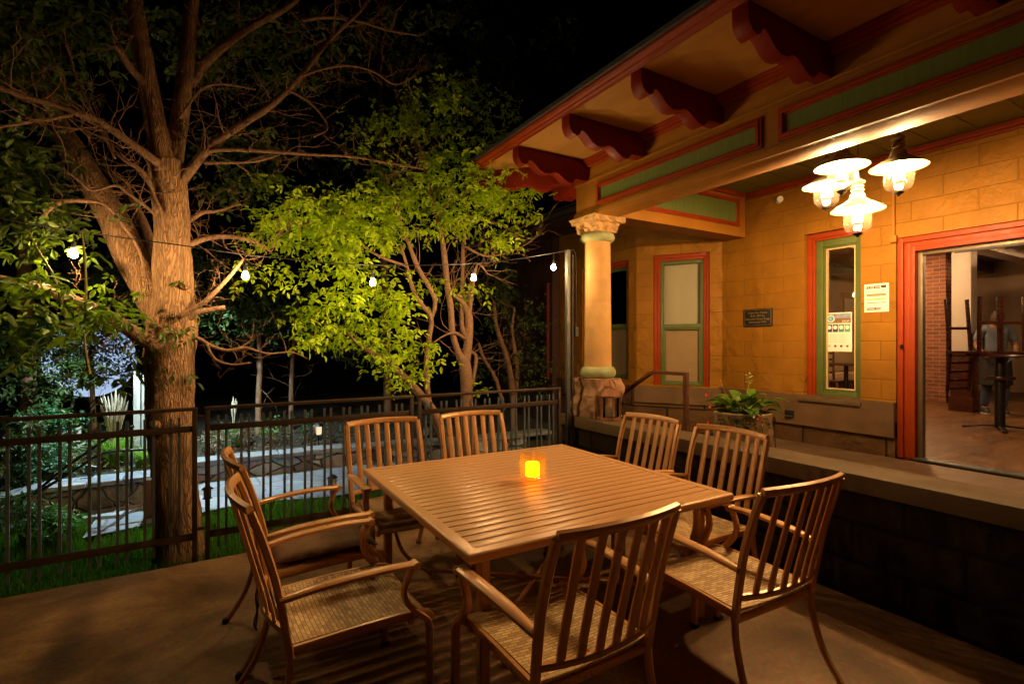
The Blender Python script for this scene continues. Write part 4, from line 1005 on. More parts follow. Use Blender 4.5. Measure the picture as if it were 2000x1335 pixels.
# knots
for (px,py,r) in ((346,822,.035),(309,825,.04),(322,735,.04),(362,560,.03)):
    p=aty(px,py,4.75); p+=Vector((.0,-.145,0)); mb.tube([p+Vector((0,.03,0)),p,p+Vector((0,-.012,0))],[r*1.3,r,r*.5],12,rough=.2,rs=20)
mb.build('trunk',m_bark,T,smooth=True,ang=180,M=TI)
rs=random.Random(5); brs=[
 ([(352,352,22),(362,345,18),(400,297,17),(440,265,15),(480,238,14),(530,205,13),(585,150,11),(625,100,9),(660,62,8),(705,20,6),(740,-30,5)],(4.72,4.5),26,.55,.0055),
 ([(372,165,18),(398,125,19),(430,95,17),(470,65,15),(510,42,13),(560,15,11),(610,-30,9)],(4.9,4.9),12,.5,.005),
 ([(590,40,7),(640,34,7),(700,42,5),(760,60,4),(820,70,3)],(4.9,4.8),12,.45,.004),
 ([(402,296,9),(440,292,9),(500,294,8),(560,298,7),(620,302,6),(690,306,5),(760,318,4),(830,330,3)],(4.65,4.6),16,.4,.004),
 ([(398,318,6),(440,318,5),(500,315,5),(545,302,4)],(4.65,4.75),5,.25,.003),
 ([(312,322,18),(300,312,15),(262,285,14),(225,258,13),(190,236,12),(150,222,12),(105,205,12),(60,193,12),(20,178,11),(-60,150,10)],(4.68,4.3),16,.5,.0045),
 ([(140,224,8),(100,232,7),(60,238,6),(10,246,6),(-60,255,5)],(4.45,4.3),6,.4,.004),
 ([(292,172,16),(270,150,14),(250,128,12),(236,105,10),(222,88,7)],(4.75,4.6),5,.3,.004),
 ([(362,482,14),(382,472,12),(410,464,10),(445,462,9),(490,470,6),(530,492,4)],(4.72,4.9),8,.35,.004),
 ([(360,436,11),(378,425,10),(396,415,8),(425,412,5),(470,398,3)],(4.72,4.9),6,.3,.003),
 ([(346,620,10),(372,605,9),(400,588,9),(430,560,8),(455,532,7),(476,505,5)],(4.55,4.5),9,.3,.003),
 ([(366,622,16),(385,610,14),(410,605,11),(440,600,9)],(4.65,4.6),2,.2,.003),
 ([(364,652,9),(390,662,8),(412,675,7),(445,684,6),(480,679,6),(520,690,4),(570,688,3),(600,700,2)],(4.65,4.6),9,.3,.0025),
 ([(404,672,5),(412,690,5),(425,704,5),(455,712,4),(490,708,3)],(4.62,4.6),3,.2,.002),
 ([(322,690,34),(300,672,30),(270,655,27),(235,632,25),(205,615,24),(170,598,23),(130,582,22),(80,566,20),(30,552,19),(-50,535,17)],(4.66,4.25),10,.3,.004),
 ([(312,415,14),(300,385,9),(288,350,8),(272,330,8),(250,318,6),(226,300,4)],(4.65,4.6),10,.35,.003),
 ([(305,420,6),(280,400,5),(250,378,5),(225,362,5),(180,372,4),(150,350,3),(128,335,3)],(4.6,4.5),10,.35,.0025),
 ([(285,545,5),(275,500,5),(262,470,5),(240,440,6),(205,400,5),(150,392,10),(110,398,9),(82,425,7)],(4.7,4.6),8,.35,.003),
 ([(318,590,26),(302,520,24),(290,470,22),(275,430,20),(258,395,16),(245,360,12)],(5.1,5.4),4,.4,.004),
 ([(225,310,4),(205,268,5),(170,200,5),(145,140,5),(130,80,5),(120,20,4)],(4.6,4.8),10,.35,.003),
 ([(352,230,6),(375,195,5),(400,170,5),(440,165,4),(500,175,3)],(4.65,4.6),10,.35,.003),
 ([(585,150,6),(630,135,5),(680,128,5),(730,140,4),(770,165,3),(810,150,2)],(4.5,4.6),14,.35,.003),
 ([(560,175,5),(590,190,5),(620,215,4),(640,250,3),(612,268,3)],(4.5,4.5),8,.3,.003)]
for i,(pts,Ys,nt_,ln,r0) in enumerate(brs):
    mb=MB(); path,_=limb(mb,pts,Ys,n=10 if pts[0][2]<14 else 16,rough=.05,seg=4,rs=16)
    twigs(mb,path,int(nt_*1.5),ln,r0,start=.15,depth=2,rs=rs)
    mb.build('branch',m_bark2,T,smooth=True,ang=180,M=TI)
# crown of the large tree
C1=clumps([(30,90,4.9,110,110,.6,44),(20,280,4.7,90,60,.4,14),(150,50,5.2,120,70,.6,20),(60,430,4.6,70,60,.3,10),(500,120,5.9,160,90,.6,22),(640,60,6.2,160,60,.6,20),(880,80,6.2,160,80,.6,26),(420,60,5.2,120,60,.5,12),(470,330,5.7,100,80,.4,16),(260,720,4.6,50,14,.1,3),(330,650,4.55,20,14,.05,1),(1080,80,6.2,60,40,.4,4)],.26,11)
V,Fc=leaf_cloud(C1,.075,5,droop=.8); npmesh('crown',V-np.array(T.location),Fc,m_leafA,T)
# big near leaves on the low left branch
C2=clumps([(70,640,4.25,90,40,.15,12),(120,600,4.25,90,30,.15,9),(40,560,4.2,60,60,.15,5),(200,560,4.3,40,50,.1,3),(185,450,3.95,35,25,.1,2),(50,520,4.0,50,40,.1,4),(120,620,4.2,100,25,.1,6)],.20,4)
V,Fc=leaf_cloud(C2,.085,5,droop=.5); npmesh('low_foliage',V-np.array(T.location),Fc,leafmat('large_leaf',(.10,.17,.015),(.15,.24,.02),.35),T)
mb=MB(); 
limb(mb,[(175,730,6),(165,660,5),(168,560,5),(162,470,4),(157,455,3)],(4.2,4.2),n=6); limb(mb,[(130,630,5),(107,545,5),(75,490,4),(55,450,3)],(4.2,4.2),n=6)
mb.build('leafy_shoot',mat('green_shoot',(.25,.20,.05),.6),T,smooth=True,M=TI)

# ---- small bright tree
BT=thing('small_tree','small multi stemmed tree with vivid yellow green leaves lit by the string lights','tree',(2.1,5.5,-.14))
BI=Matrix.Translation(-Vector(BT.location)); Y1=5.45
stems=[
 ([(915,905,26),(913,850,25),(911,760,24),(908,712,23),(896,690,13),(884,650,12),(880,600,12),(874,560,12),(868,500,11),(861,455,9),(852,420,7),(842,380,5),(838,330,4)],(Y1,Y1)),
 ([(908,715,18),(914,670,17),(916,620,15),(904,590,10),(885,575,8),(872,555,8)],(Y1,Y1)),
 ([(915,620,11),(920,580,8),(926,545,6),(934,515,4),(953,535,3)],(Y1,5.2)),
 ([(912,660,12),(903,640,9),(902,590,8),(904,520,7),(905,480,7),(912,430,5),(920,380,4)],(Y1,5.6)),
 ([(885,905,22),(872,870,18),(850,810,17),(822,772,16),(795,742,15),(765,715,14),(728,690,10),(700,672,6),(670,640,4)],(Y1,5.1)),
 ([(868,870,14),(845,812,10),(836,770,11),(832,720,11),(838,660,10),(842,620,9),(820,590,9),(805,560,8),(795,520,6),(783,480,5)],(5.4,5.3)),
 ([(842,625,8),(850,590,8),(838,560,9),(820,530,9),(808,502,9),(800,480,7),(785,440,5),(768,400,4)],(5.35,5.3)),
 ([(918,770,8),(930,700,7),(918,685,6),(910,665,5)],(Y1,Y1)),
 ([(912,665,6),(890,650,6),(868,655,3),(845,670,3)],(Y1,5.3)),
 ([(838,380,5),(830,330,5),(823,300,4),(815,270,3)],(5.45,5.6)),
 ([(700,410,5),(650,425,4),(590,440,3),(540,452,3)],(5.3,5.2)),
 ([(795,520,5),(740,500,5),(690,470,4),(640,450,3)],(5.3,5.3)),
 ([(860,455,4),(920,430,4),(980,440,3),(1020,470,3)],(5.4,5.2)),
 ([(852,420,5),(900,380,5),(950,345,4),(1000,320,4),(1050,300,3),(1085,280,2)],(5.4,4.7)),
 ([(905,480,5),(950,500,4),(1000,490,3),(1040,470,2)],(5.5,5.2))]
for pts,Ys in stems:
    mb=MB(); path,_=limb(mb,pts,Ys,n=12,rough=.05,seg=4,rs=14); twigs(mb,path,9,.42,.0045,.35,1,.5,rs)
    mb.build('stem' if pts[0][2]>10 else 'branch',m_bark3,BT,smooth=True,ang=180,M=BI)
BL_=[(560,440,5.2,90,45,.35,26),(640,420,5.3,110,50,.45,44),(740,410,5.35,120,60,.5,56),(680,470,5.25,120,40,.45,40),(850,400,5.4,120,60,.5,44),(900,340,5.5,120,80,.5,38),(780,300,5.6,120,60,.5,22),(880,230,5.7,110,60,.5,26),(950,420,5.3,90,40,.4,26),(980,470,5.2,50,22,.25,9),(1010,330,4.95,55,35,.2,9),(1065,290,4.8,35,22,.15,5),(700,540,5.25,110,40,.4,28),(650,600,5.2,70,40,.35,20),(625,660,5.2,45,30,.3,11),(720,640,5.3,90,50,.4,22),(790,600,5.3,60,60,.35,12),(790,690,5.2,60,50,.25,14),(770,730,5.1,45,28,.2,7),(850,560,5.5,60,40,.3,8),(930,600,5.5,30,50,.2,4),(935,745,5.4,20,18,.1,2),(520,520,5.1,60,30,.2,7),(950,270,5.5,70,40,.3,9),(560,350,5.5,80,50,.3,8),(870,170,5.8,100,45,.3,16),(800,230,5.7,90,50,.3,14),(960,230,5.6,70,40,.3,9),(700,270,5.7,80,50,.3,8)]
BL_=[(a,b,c,d,e,f,max(1,int(n*.60))) for a,b,c,d,e,f,n in BL_]+[(940,325,4.95,40,35,.2,14),(985,345,4.95,45,30,.2,10),(1000,375,5.0,50,22,.2,8),(930,380,5.0,40,25,.2,6),(1060,305,4.85,40,18,.15,6)]
C3=clumps(BL_,.22,12)
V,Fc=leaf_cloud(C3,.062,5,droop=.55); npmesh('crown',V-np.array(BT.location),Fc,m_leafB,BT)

# ---- dim trees behind
def dimtree(label,base,stems_,blobs,sz=.07,sub=.3,k=12,m=None,cat='tree',name='background_tree'):
    t=thing(name,label,cat,base); MI=Matrix.Translation(-Vector(base)); mb=MB()
    for pts,Ys in stems_:
        path,_=limb(mb,pts,Ys,n=8,rough=.05,seg=4,rs=12); twigs(mb,path,8,.6,.005,.3,1,.4,rs)
    mb.build('trunk',m_bark2,t,smooth=True,ang=180,M=MI)
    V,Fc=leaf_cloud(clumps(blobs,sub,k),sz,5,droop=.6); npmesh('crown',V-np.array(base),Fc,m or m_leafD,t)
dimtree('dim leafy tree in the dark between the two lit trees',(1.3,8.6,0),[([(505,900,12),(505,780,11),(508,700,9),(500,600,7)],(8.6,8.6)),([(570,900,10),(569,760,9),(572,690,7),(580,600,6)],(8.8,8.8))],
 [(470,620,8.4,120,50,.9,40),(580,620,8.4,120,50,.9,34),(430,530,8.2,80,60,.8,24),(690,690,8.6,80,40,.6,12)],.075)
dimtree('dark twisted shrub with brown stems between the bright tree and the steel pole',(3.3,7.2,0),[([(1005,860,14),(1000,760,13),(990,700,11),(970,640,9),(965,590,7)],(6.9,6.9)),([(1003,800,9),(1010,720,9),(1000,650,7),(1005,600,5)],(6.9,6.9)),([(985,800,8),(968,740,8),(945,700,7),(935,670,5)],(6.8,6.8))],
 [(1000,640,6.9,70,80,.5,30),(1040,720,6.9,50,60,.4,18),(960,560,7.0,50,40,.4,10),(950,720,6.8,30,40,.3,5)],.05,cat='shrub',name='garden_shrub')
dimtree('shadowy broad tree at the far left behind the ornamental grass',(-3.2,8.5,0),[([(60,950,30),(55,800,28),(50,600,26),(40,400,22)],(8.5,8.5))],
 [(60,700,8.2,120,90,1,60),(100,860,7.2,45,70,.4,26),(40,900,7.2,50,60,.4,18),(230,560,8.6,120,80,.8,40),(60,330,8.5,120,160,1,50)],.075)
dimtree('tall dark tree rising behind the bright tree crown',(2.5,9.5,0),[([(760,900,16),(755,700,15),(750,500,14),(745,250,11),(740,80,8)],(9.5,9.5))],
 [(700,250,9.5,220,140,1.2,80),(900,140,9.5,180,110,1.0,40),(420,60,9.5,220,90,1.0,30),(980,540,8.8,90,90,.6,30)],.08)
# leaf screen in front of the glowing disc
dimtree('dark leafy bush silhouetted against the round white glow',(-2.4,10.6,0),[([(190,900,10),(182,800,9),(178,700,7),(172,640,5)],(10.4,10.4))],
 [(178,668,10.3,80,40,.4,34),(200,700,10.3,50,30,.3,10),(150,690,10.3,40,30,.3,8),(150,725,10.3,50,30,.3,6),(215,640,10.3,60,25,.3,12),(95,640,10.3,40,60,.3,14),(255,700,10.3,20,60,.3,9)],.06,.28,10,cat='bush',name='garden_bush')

# ================================================================== GARDEN THINGS
# glowing disc
gp=aty(178,702,11.2); d=depth_at(178,11.2); rr=.072*d
disc=thing('round_light','large round bluish white glowing disc half hidden by leaves','light',(gp.x,gp.y,0),math.atan2(gp.y,gp.x)-PI/2)
mbd=MB().lathe([(0,-.05),(rr*.97,-.05),(rr,-.03),(rr,.03),(rr*.97,.05),(0,.05)],n=48)
mbd.build('glowing_face',emit('cool_disc_glow',(.52,.70,1.0),.72),disc,M=Matrix.Translation((0,0,gp.z))@Matrix.Rotation(PI/2,4,'X'))
MB().tube([(0,.08,-.1),(0,.08,gp.z)],.05,10).build('post',m_dark,disc)
# assumed garden lamp, added behind the trunk to cast the cool garden light
gl=thing('assumed_garden_lamp','assumed cool white garden lamp, added on a slim post hidden behind the big trunk','lamp',(GLX,GLY,0))
MB().tube([(0,.16,-.2),(0,.16,GLZ+.17),(0,.0,GLZ+.19)],.018,8).build('post',m_dark,gl,smooth=True)
MB().lathe([(0,-.045),(.022,-.04),(.038,-.02),(.042,0),(.038,.02),(.022,.04),(0,.045)],n=20).build('globe',emit('assumed_cool_lamp_glow',(.72,.95,1.0),GARD),gl,smooth=True,M=Matrix.Translation((0,0,GLZ)))
mb=MB(); vs=[]; 
for i in range(17):
    a_=PI+PI*i/16
    for z in (GLZ-.145,GLZ+.16): vs.append((math.cos(a_)*.12,math.sin(a_)*.12,z)); vs.append((math.cos(a_)*.125,math.sin(a_)*.125,z))
mb_h=MB().lathe([(.125,GLZ-.075),(.13,GLZ-.075),(.13,GLZ+.162),(.125,GLZ+.162),(.125,GLZ-.075)],n=24,cap=False)
mb_h.build('light_block_skirt',m_dark,gl,smooth=True,ang=30)  # skirt added to cut off the lamp's light towards the trees
fs=[]
for i in range(16):
    a_=i*4; fs+=[(a_,a_+2,a_+6,a_+4),(a_+1,a_+5,a_+7,a_+3),(a_,a_+4,a_+5,a_+1),(a_+2,a_+3,a_+7,a_+6)]
MB().add(vs,fs).lathe([(0,GLZ+.162),(.16,GLZ+.162),(.14,GLZ+.19),(0,GLZ+.22)],n=24).build('light_block_hood',m_dark,gl)  # cap and half-round shield added to keep lamp light off patio and sky
# retaining wall left with cap + bed
m_field=stonemat('field_stone',[(.13,.11,.09),(.20,.17,.14),(.09,.08,.07),(.16,.14,.12)],(.05,.045,.04),5,.9,.03,.9,mw=.03)
rw=thing('retaining_wall','stone retaining wall with flat pale cap left of the big trunk','wall',(-1,6.3,-.15))
RI=Matrix.Translation((1,-6.3,.15))
MB().prism([(-2.0,-.3),(-.50,-.3),(-.50,.165),(-1.35,.165),(-1.7,.08),(-2.0,-.1)],'y',6.30,6.46).build('wall_face',m_field,rw,M=RI,bevel=.01)
mb=MB(); 
for i,(a,b,z0,z1) in enumerate(((-1.36,-1.0,.168,.168),(-.99,-.72,.168,.17),(-.71,-.47,.17,.168),(-1.72,-1.37,.085,.165),(-2.05,-1.73,-.08,.08))):
    mb.add([(a,6.26,z0),(b,6.26,z1),(b,6.60,z1),(a,6.60,z0),(a,6.26,z0+.045),(b,6.26,z1+.045),(b,6.60,z1+.045),(a,6.60,z0+.045)],[(0,3,2,1),(4,5,6,7),(0,1,5,4),(1,2,6,5),(2,3,7,6),(3,0,4,7)])
mb.build('cap_stone',m_flag,rw,M=RI,bevel=.008)
gridmesh('raised_bed',-3.2,6.6,-.4,9.5,20,20,lambda x,y:.14+.12*sstep(6.6,9,y)-.25*sstep(-1.4,-2.4,x)+.02*noise.noise(Vector((x*3,y*3,1))),m_soil)
def slab(name,pts,z,t,label,m=m_flag):
    c=sum((atz(x,y,z) for x,y in pts),Vector())/len(pts); 
    o=MB().prism([(atz(x,y,z).x-c.x,atz(x,y,z).y-c.y) for x,y in pts],'z',z-t,z).build(name,m,bevel=.01); o.location=(c.x,c.y,0); tag(o,label,'step',group='flagstone steps below the retaining wall'); return o
slab('stone_step',[(160,1010),(212,962),(283,950),(283,985),(235,1004)],-.06,.08,'lower flagstone step left of the trunk')
slab('stone_step',[(215,958),(240,938),(285,930),(285,946),(235,955)],.03,.08,'upper flagstone step against the retaining wall')
pb=aty(297,1010,5.9); o=MB().box(-.05,-.05,0,.05,.05,.42).build('wooden_post',mat('red_brown_timber',(.10,.04,.025),.8,var=.3,vs=12,stretch=(1,1,.2)),bevel=.006); o.location=(pb.x,5.9,-.15); tag(o,'short reddish brown timber post just left of the big trunk','post')
# garden rails
grl=thing('garden_handrail','black curved twin handrail descending in front of the ornamental grass','handrail',aty(150,925,6.2))
GI=Matrix.Translation(-Vector(grl.location))
a=[aty(x,y,6.2) for x,y in ((38,975),(75,955),(120,918),(160,890),(200,862),(245,836),(262,832))]; b=[aty(x,y,6.15) for x,y in ((60,968),(100,945),(150,915),(190,890),(215,882),(250,879),(300,876))]
MB().tube(smoothpts([tuple(p) for p in a],4),.013,8).build('rail',m_dark,grl,M=GI,smooth=True)
MB().tube(smoothpts([tuple(p) for p in b],4),.013,8).build('rail',m_dark,grl,M=GI,smooth=True)
for (x,y0,y1,Y) in ((44,962,1010,6.2),(257,833,960,6.2),(296,877,960,6.15)):
    MB().tube([aty(x,y0,Y),aty(x,y1,Y)],.011,8).build('baluster',m_dark,grl,M=GI,smooth=True)
# grey weathered post
gpst=aty(276,870,8.2); o=thing('weathered_post','tall pale grey split timber post behind the ornamental grass','post',(gpst.x,gpst.y,.1))
hpx=depth_at(276,8.2)/1000
MB().box(-12*hpx,-.06,-.2,-1.2*hpx,.06,.15+140*hpx*1.0).build('post_half',m_rock,o,bevel=.012); MB().box(.8*hpx,-.055,-.2,13*hpx,.06,.12+136*hpx).build('post_half',m_rock,o,bevel=.012)
# slanted board marker
mk=aty(140,885,7.9); o=thing('board_marker','pale leaning stone slabs under a slanted board at the far left','marker',(mk.x,mk.y,.1)); q=depth_at(140,7.9)/1000
MB().prism([(-22*q,-.1),(-10*q,-.1),(-10*q,50*q),(-16*q,48*q),(-22*q,30*q)],'y',-.05,.05).build('slab',m_rock,o,bevel=.008)
MB().prism([(-8*q,-.1),(8*q,-.1),(14*q,68*q),(-4*q,66*q)],'y',-.04,.04).build('slab',m_rock,o,bevel=.008)
MB().prism([(-22*q,56*q),(14*q,70*q),(15*q,74*q),(-22*q,60*q)],'y',-.10,.08).build('board',m_rock,o,bevel=.004)

# ornamental grass with plumes
def ornamental(label,px,py,Y,h,n,spread,plumes,m,blade_w=.006):
    c=aty(px,py,Y); t=thing('ornamental_grass',label,'plant',(c.x,c.y,c.z))
    a=rng.uniform(0,2*PI,n); r=rng.uniform(0,.10,n); ll=h*rng.uniform(.5,1.1,n); out=ll*rng.uniform(.15,.75,n)*spread
    K=6; V=[];
    base=np.stack([np.cos(a)*r,np.sin(a)*r,np.zeros(n)],1); dirh=np.stack([np.cos(a),np.sin(a),np.zeros(n)],1); sd=np.stack([-np.sin(a),np.cos(a),np.zeros(n)],1)
    for k in range(K+1):
        q=k/K; p=base+dirh*(out*q**2)[:,None]+np.array([0,0,1])*(ll*(q-.45*spread*q**3*.8))[:,None]; w=blade_w*(1-q*.9)
        V+= [p-sd*w,p+sd*w]
    V=np.stack(V,1).reshape(-1,3); i=np.arange(n)*2*(K+1); Fc=np.concatenate([np.stack([i+2*k,i+2*k+1,i+2*k+3,i+2*k+2],1) for k in range(K)],0)
    npmesh('blades',V,Fc,m,t)
    if plumes:
        mb=MB(); rr_=random.Random(3)
        for _ in range(plumes):
            a_=rr_.uniform(0,2*PI); L_=h*rr_.uniform(1.1,1.55); o_=rr_.uniform(.05,.4)*h*.55
            P_=[(math.cos(a_)*o_*s**1.6,math.sin(a_)*o_*s**1.6,L_*s) for s in np.linspace(0,1,9)]
            mb.tube(P_,[.003]*6+[.012,.014,.003],6,cap=False)
        mb.build('plume',mat('straw_plume',(.55,.50,.38),.9,var=.3,vs=20),t,smooth=True)
m_og=leafmat('ornamental_green',(.12,.24,.05),(.22,.36,.09),.4)
ornamental('large clump of ornamental grass with pale feathery plumes left of the trunk',222,925,7.3,.62,900,.8,46,m_og)
ornamental('smaller low clump of bright green grass beside the big trunk',285,912,7.0,.34,500,1.0,0,m_og)
ornamental('spiky iris clump behind the low wall right of the trunk',455,868,7.9,.42,160,.7,6,leafmat('iris_leaf',(.12,.22,.12),(.2,.32,.18),.3),.010)
def smallbush(label,px,py,Y,rx,ry,n,sz,c1,c2,flowers=None):
    c=aty(px,py+ry,Y); t=thing('garden_plant',label,'plant',(c.x,c.y,c.z-.05))
    mb=MB(); 
    for i in range(7):
        a_=i*2*PI/7; mb.tube([(0,0,-.1),(math.cos(a_)*.05,math.sin(a_)*.05,.1),(math.cos(a_)*.12,math.sin(a_)*.1,.22)],.004,4)
    mb.build('stems',m_bark2,t)
    C=clumps([(px,py,Y,rx,ry,.25,n)],.14,10); V,Fc=leaf_cloud(C,sz,5,droop=.2); npmesh('foliage',V-np.array(t.location),Fc,leafmat('bed_leaf_%d'%px,c1,c2,.3),t)
G1,G2=(.09,.17,.05),(.17,.28,.09)
for a_ in (('low variegated plant at the left end of the bed behind the wall',415,850,7.6,32,16,9,.035,(.16,.20,.10),(.30,.20,.16)),
 ('small bushy plant with reddish leaves behind the low wall',480,845,7.8,26,16,8,.035,(.14,.2,.08),(.26,.12,.09)),
 ('round leafy green plant behind the middle of the low wall',532,835,7.9,26,20,9,.04,G1,G2),
 ('dark green plant around the lit path lantern',600,838,8.0,34,20,10,.04,(.04,.10,.05),(.08,.16,.08)),
 ('dark plant in the bed behind the far left chair',720,830,8.2,60,26,14,.045,(.03,.07,.03),(.06,.10,.05)),
 ('bright green hosta like clump inside the lawn at the left',118,1015,5.6,34,24,11,.06,(.06,.20,.04),(.10,.28,.06)),
 ('dark glossy shrub at the left behind the fence',45,1005,5.7,50,28,12,.06,(.04,.12,.05),(.07,.18,.07)),
 ('teal lit leafy shrub at the left edge of the raised bed',85,900,6.9,48,46,30,.05,(.04,.13,.08),(.07,.20,.12)),
 ('teal lit upright shrub behind the slanted board',95,815,7.6,30,50,22,.045,(.04,.14,.08),(.08,.22,.12)),
 ('mixed low flowers at the foot of the ornamental grass',170,900,7.1,46,26,16,.035,(.12,.20,.06),(.35,.22,.10)),
 ('low leafy clump between the wall end and trunk',262,925,6.9,26,14,8,.035,G1,G2)): smallbush(*a_)

# path lanterns
m_lglow=emit('path_lantern_glow',(1,.66,.40),1.1); m_ldim=mat('frosted_plastic',(.55,.58,.6),.4)
def plant(px,py,Y,lab,lit,base):
    p=aty(px,py,Y); t=thing('path_lantern',lab,'garden light',(p.x,p.y,p.z),0,'small solar path lanterns in the garden'); q=depth_at(px,Y)/1000; s=9*q
    MB().lathe([(s*1.25,s*.9),(s*.9,s*1.25),(s*.3,s*1.7),(0,s*1.75)],n=4).build('cap',m_dark,t)
    for i in range(4):
        a_=PI/4+i*PI/2; MB().box(-s*.08,-s*.08,-s,s*.08,s*.08,s).build('corner_bar',m_dark,t,M=Matrix.Translation((math.cos(a_)*s*.9,math.sin(a_)*s*.9,0)))
    MB().lathe([(s*.62,-s*.85),(s*.72,s*.85)],n=4).build('lens',m_lglow if lit else m_ldim,t)
    MB().lathe([(s*1.0,-s*1.1),(s*1.0,-s*.9)],n=4).tube([(0,0,-s*1.1),(0,0,base-p.z)],s*.14,6).build('stake',m_dark,t)
plant(622,840,7.6,'lit lantern stake glowing warm behind the low wall',True,.1)
plant(405,963,5.55,'unlit path lantern right beside the big trunk',False,-.15)
plant(649,941,5.65,'unlit path lantern at the lawn edge left of the chair back',False,-.15)
plant(833,841,7.4,'unlit lantern behind the crossing stems of the small tree',False,.1)
# small spot fixture in grass
sp=aty(182,925,6.55); o=thing('spike_spotlight','small black spike spotlight standing on the retaining wall','spotlight',(sp.x,sp.y,.2)); 
MB().tube([(0,0,0),(-.02,0,.09)],.009,6).tube([(-.06,0,.12),(.02,0,.09)],.028,10).build('body',m_dark,o,smooth=True)

# ================================================================== PLANTER POT
pt=thing('planter_pot','weathered rounded planter pot on the porch behind the low wall','pot',(4.42,3.10,DZ))
MB().lathe([(0,0),(.15,0),(.20,.06),(.25,.18),(.268,.30),(.25,.43),(.262,.46),(.262,.485),(.24,.49),(.235,.45),(0,.44)],n=40).build('pot',mat('mossy_pot',(.42,.29,.13),.7,var=.5,vs=9,dark=(.16,.10,.05),bump=.4,bs=14,bd=.01),pt,smooth=True,ang=60)
MB().lathe([(0,.455),(.235,.455)],n=30).build('soil',m_soil,pt)
pl=thing('potted_hosta','broad leaved green plant with red flowers growing in the porch pot','plant',(4.42,3.10,DZ+.45))
m_host=leafmat('hosta_leaf',(.09,.17,.02),(.14,.25,.03),.25,.35)
def bigleaf(mb,base,az,L_,elev,w,tw=0):
    d=Vector((math.cos(az),math.sin(az),0)); s=Vector((-math.sin(az),math.cos(az),0)); K=8; vs=[];fs=[]
    stem=L_*.55; P0=Vector(base); P1=P0+d*stem*math.cos(elev)+Vector((0,0,stem*math.sin(elev)))
    mb.tube([P0,(P0+P1)/2+Vector((0,0,.015)),P1],.0035,5,cap=False)
    for k in range(K+1):
        q=k/K; e=elev-.15-1.15*q; 
        if k: c=c+ (d*math.cos(e)+Vector((0,0,math.sin(e))))*L_/K
        else: c=P1.copy()
        ww=w*math.sin(PI*min(1,q**.62*.98+.01))
        up=Vector((0,0,1))*.35*ww
        vs+=[c-s*ww+up,c,c+s*ww+up]
    for k in range(K): a_=k*3; fs+=[(a_,a_+1,a_+4,a_+3),(a_+1,a_+2,a_+5,a_+4)]
    mb.add(vs,fs)
mbl=MB(); r2=random.Random(9)
for i in range(46):
    az=r2.uniform(0,2*PI); rad=r2.uniform(.02,.14); bigleaf(mbl,(math.cos(az)*rad,math.sin(az)*rad,r2.uniform(0,.06)),az+r2.uniform(-.5,.5),r2.uniform(.14,.22),r2.uniform(.45,1.35),r2.uniform(.040,.062))
mbl.build('leaves',m_host,pl,smooth=True,ang=180)
mb=MB(); mb.tube([(.03,-.02,.1),(.05,-.03,.28),(.06,-.03,.40)],.004,6); mb.tube([(-.12,.04,.1),(-.17,.08,.25),(-.19,.1,.34)],.003,6)
for k in range(9): 
    a_=k*2.4; mb.tube([(.055,-.03,.30+.012*k),(.055+.035*math.cos(a_),-.03+.035*math.sin(a_),.315+.012*k)],[.002,.007],5)
mb.build('flower_stalk',mat('pale_bud',(.35,.33,.10),.6),pl,smooth=True)
m_fl=mat('red_petals',(.75,.05,.02),.5,var=.15)
for (x,y,z) in ((-.20,-.10,-.02),(-.07,-.24,-.04),(-.13,-.24,.02),(-.33,.12,.10),(-.27,-.06,-.07),(-.30,.16,-.06),(-.28,.2,.20)):
    mb=MB()
    for k in range(5):
        a_=k*2*PI/5; u=Vector((math.cos(a_)*.6,-.35,math.sin(a_)*.8)).normalized(); c=Vector((x,y,z)); w_=u.cross(Vector((0,-1,0))).normalized()
        mb.add([c,c+u*.014-w_*.010,c+u*.026,c+u*.014+w_*.010],[(0,1,2,3)])
    mb.build('red_flower',m_fl,pl)
C=np.array([(r2.gauss(-.17,.10),r2.gauss(-.10,.12),r2.gauss(-.02,.05)) for _ in range(170)]); V,Fc=leaf_cloud(C,.028,5,droop=.6); npmesh('trailing_foliage',V,Fc,leafmat('trailing_leaf',(.02,.035,.012),(.04,.06,.018),.2),pl)
tr=MB()
for (a_,l_) in ((-.9,.30),(-.5,.36),(-.7,.24)):
    x0,y0=.25*math.cos(a_),.25*math.sin(a_); tr.tube(smoothpts([(x0*.8,y0*.8,.02),(x0*1.1,y0*1.1,0),(x0*1.15,y0*1.12,-.12),(x0*1.1,y0*1.15,-l_)],4),.004,5)
tr.build('trailing_vine',m_leafA,pl,smooth=True)

# security lamp head on wall + small outlet
sc=thing('wall_spot_lamp','small white wall mounted flood head above the narrow window','lamp',atx(1522,392,WX-.0))
MB().lathe([(0,0),(.035,0),(.035,.012),(.012,.014),(.012,.05)],n=18).build('mount',m_white,sc,smooth=True,M=Matrix.Rotation(-PI/2,4,'Y'))
MB().tube([(-.05,0,0),(-.075,-.03,-.004),(-.10,-.075,-.01)],[.018,.028,.036],16).build('head',mat('white_plastic',(.8,.76,.7),.4,var=.04),sc,smooth=True,ang=50)
sg=thing('outlet_cover','small dark metal outlet cover on the stone wall course','outlet',atx(1543,806,WX-.052))
MB().box(-.02,-.05,-.035,.0,.05,.035).lathe([(0,0),(.02,0)],n=8).build('cover_plate',m_dark,sg,bevel=.004); MB().box(-.035,-.045,-.035,-.02,.045,-.028).build('flap',m_galv,sg)

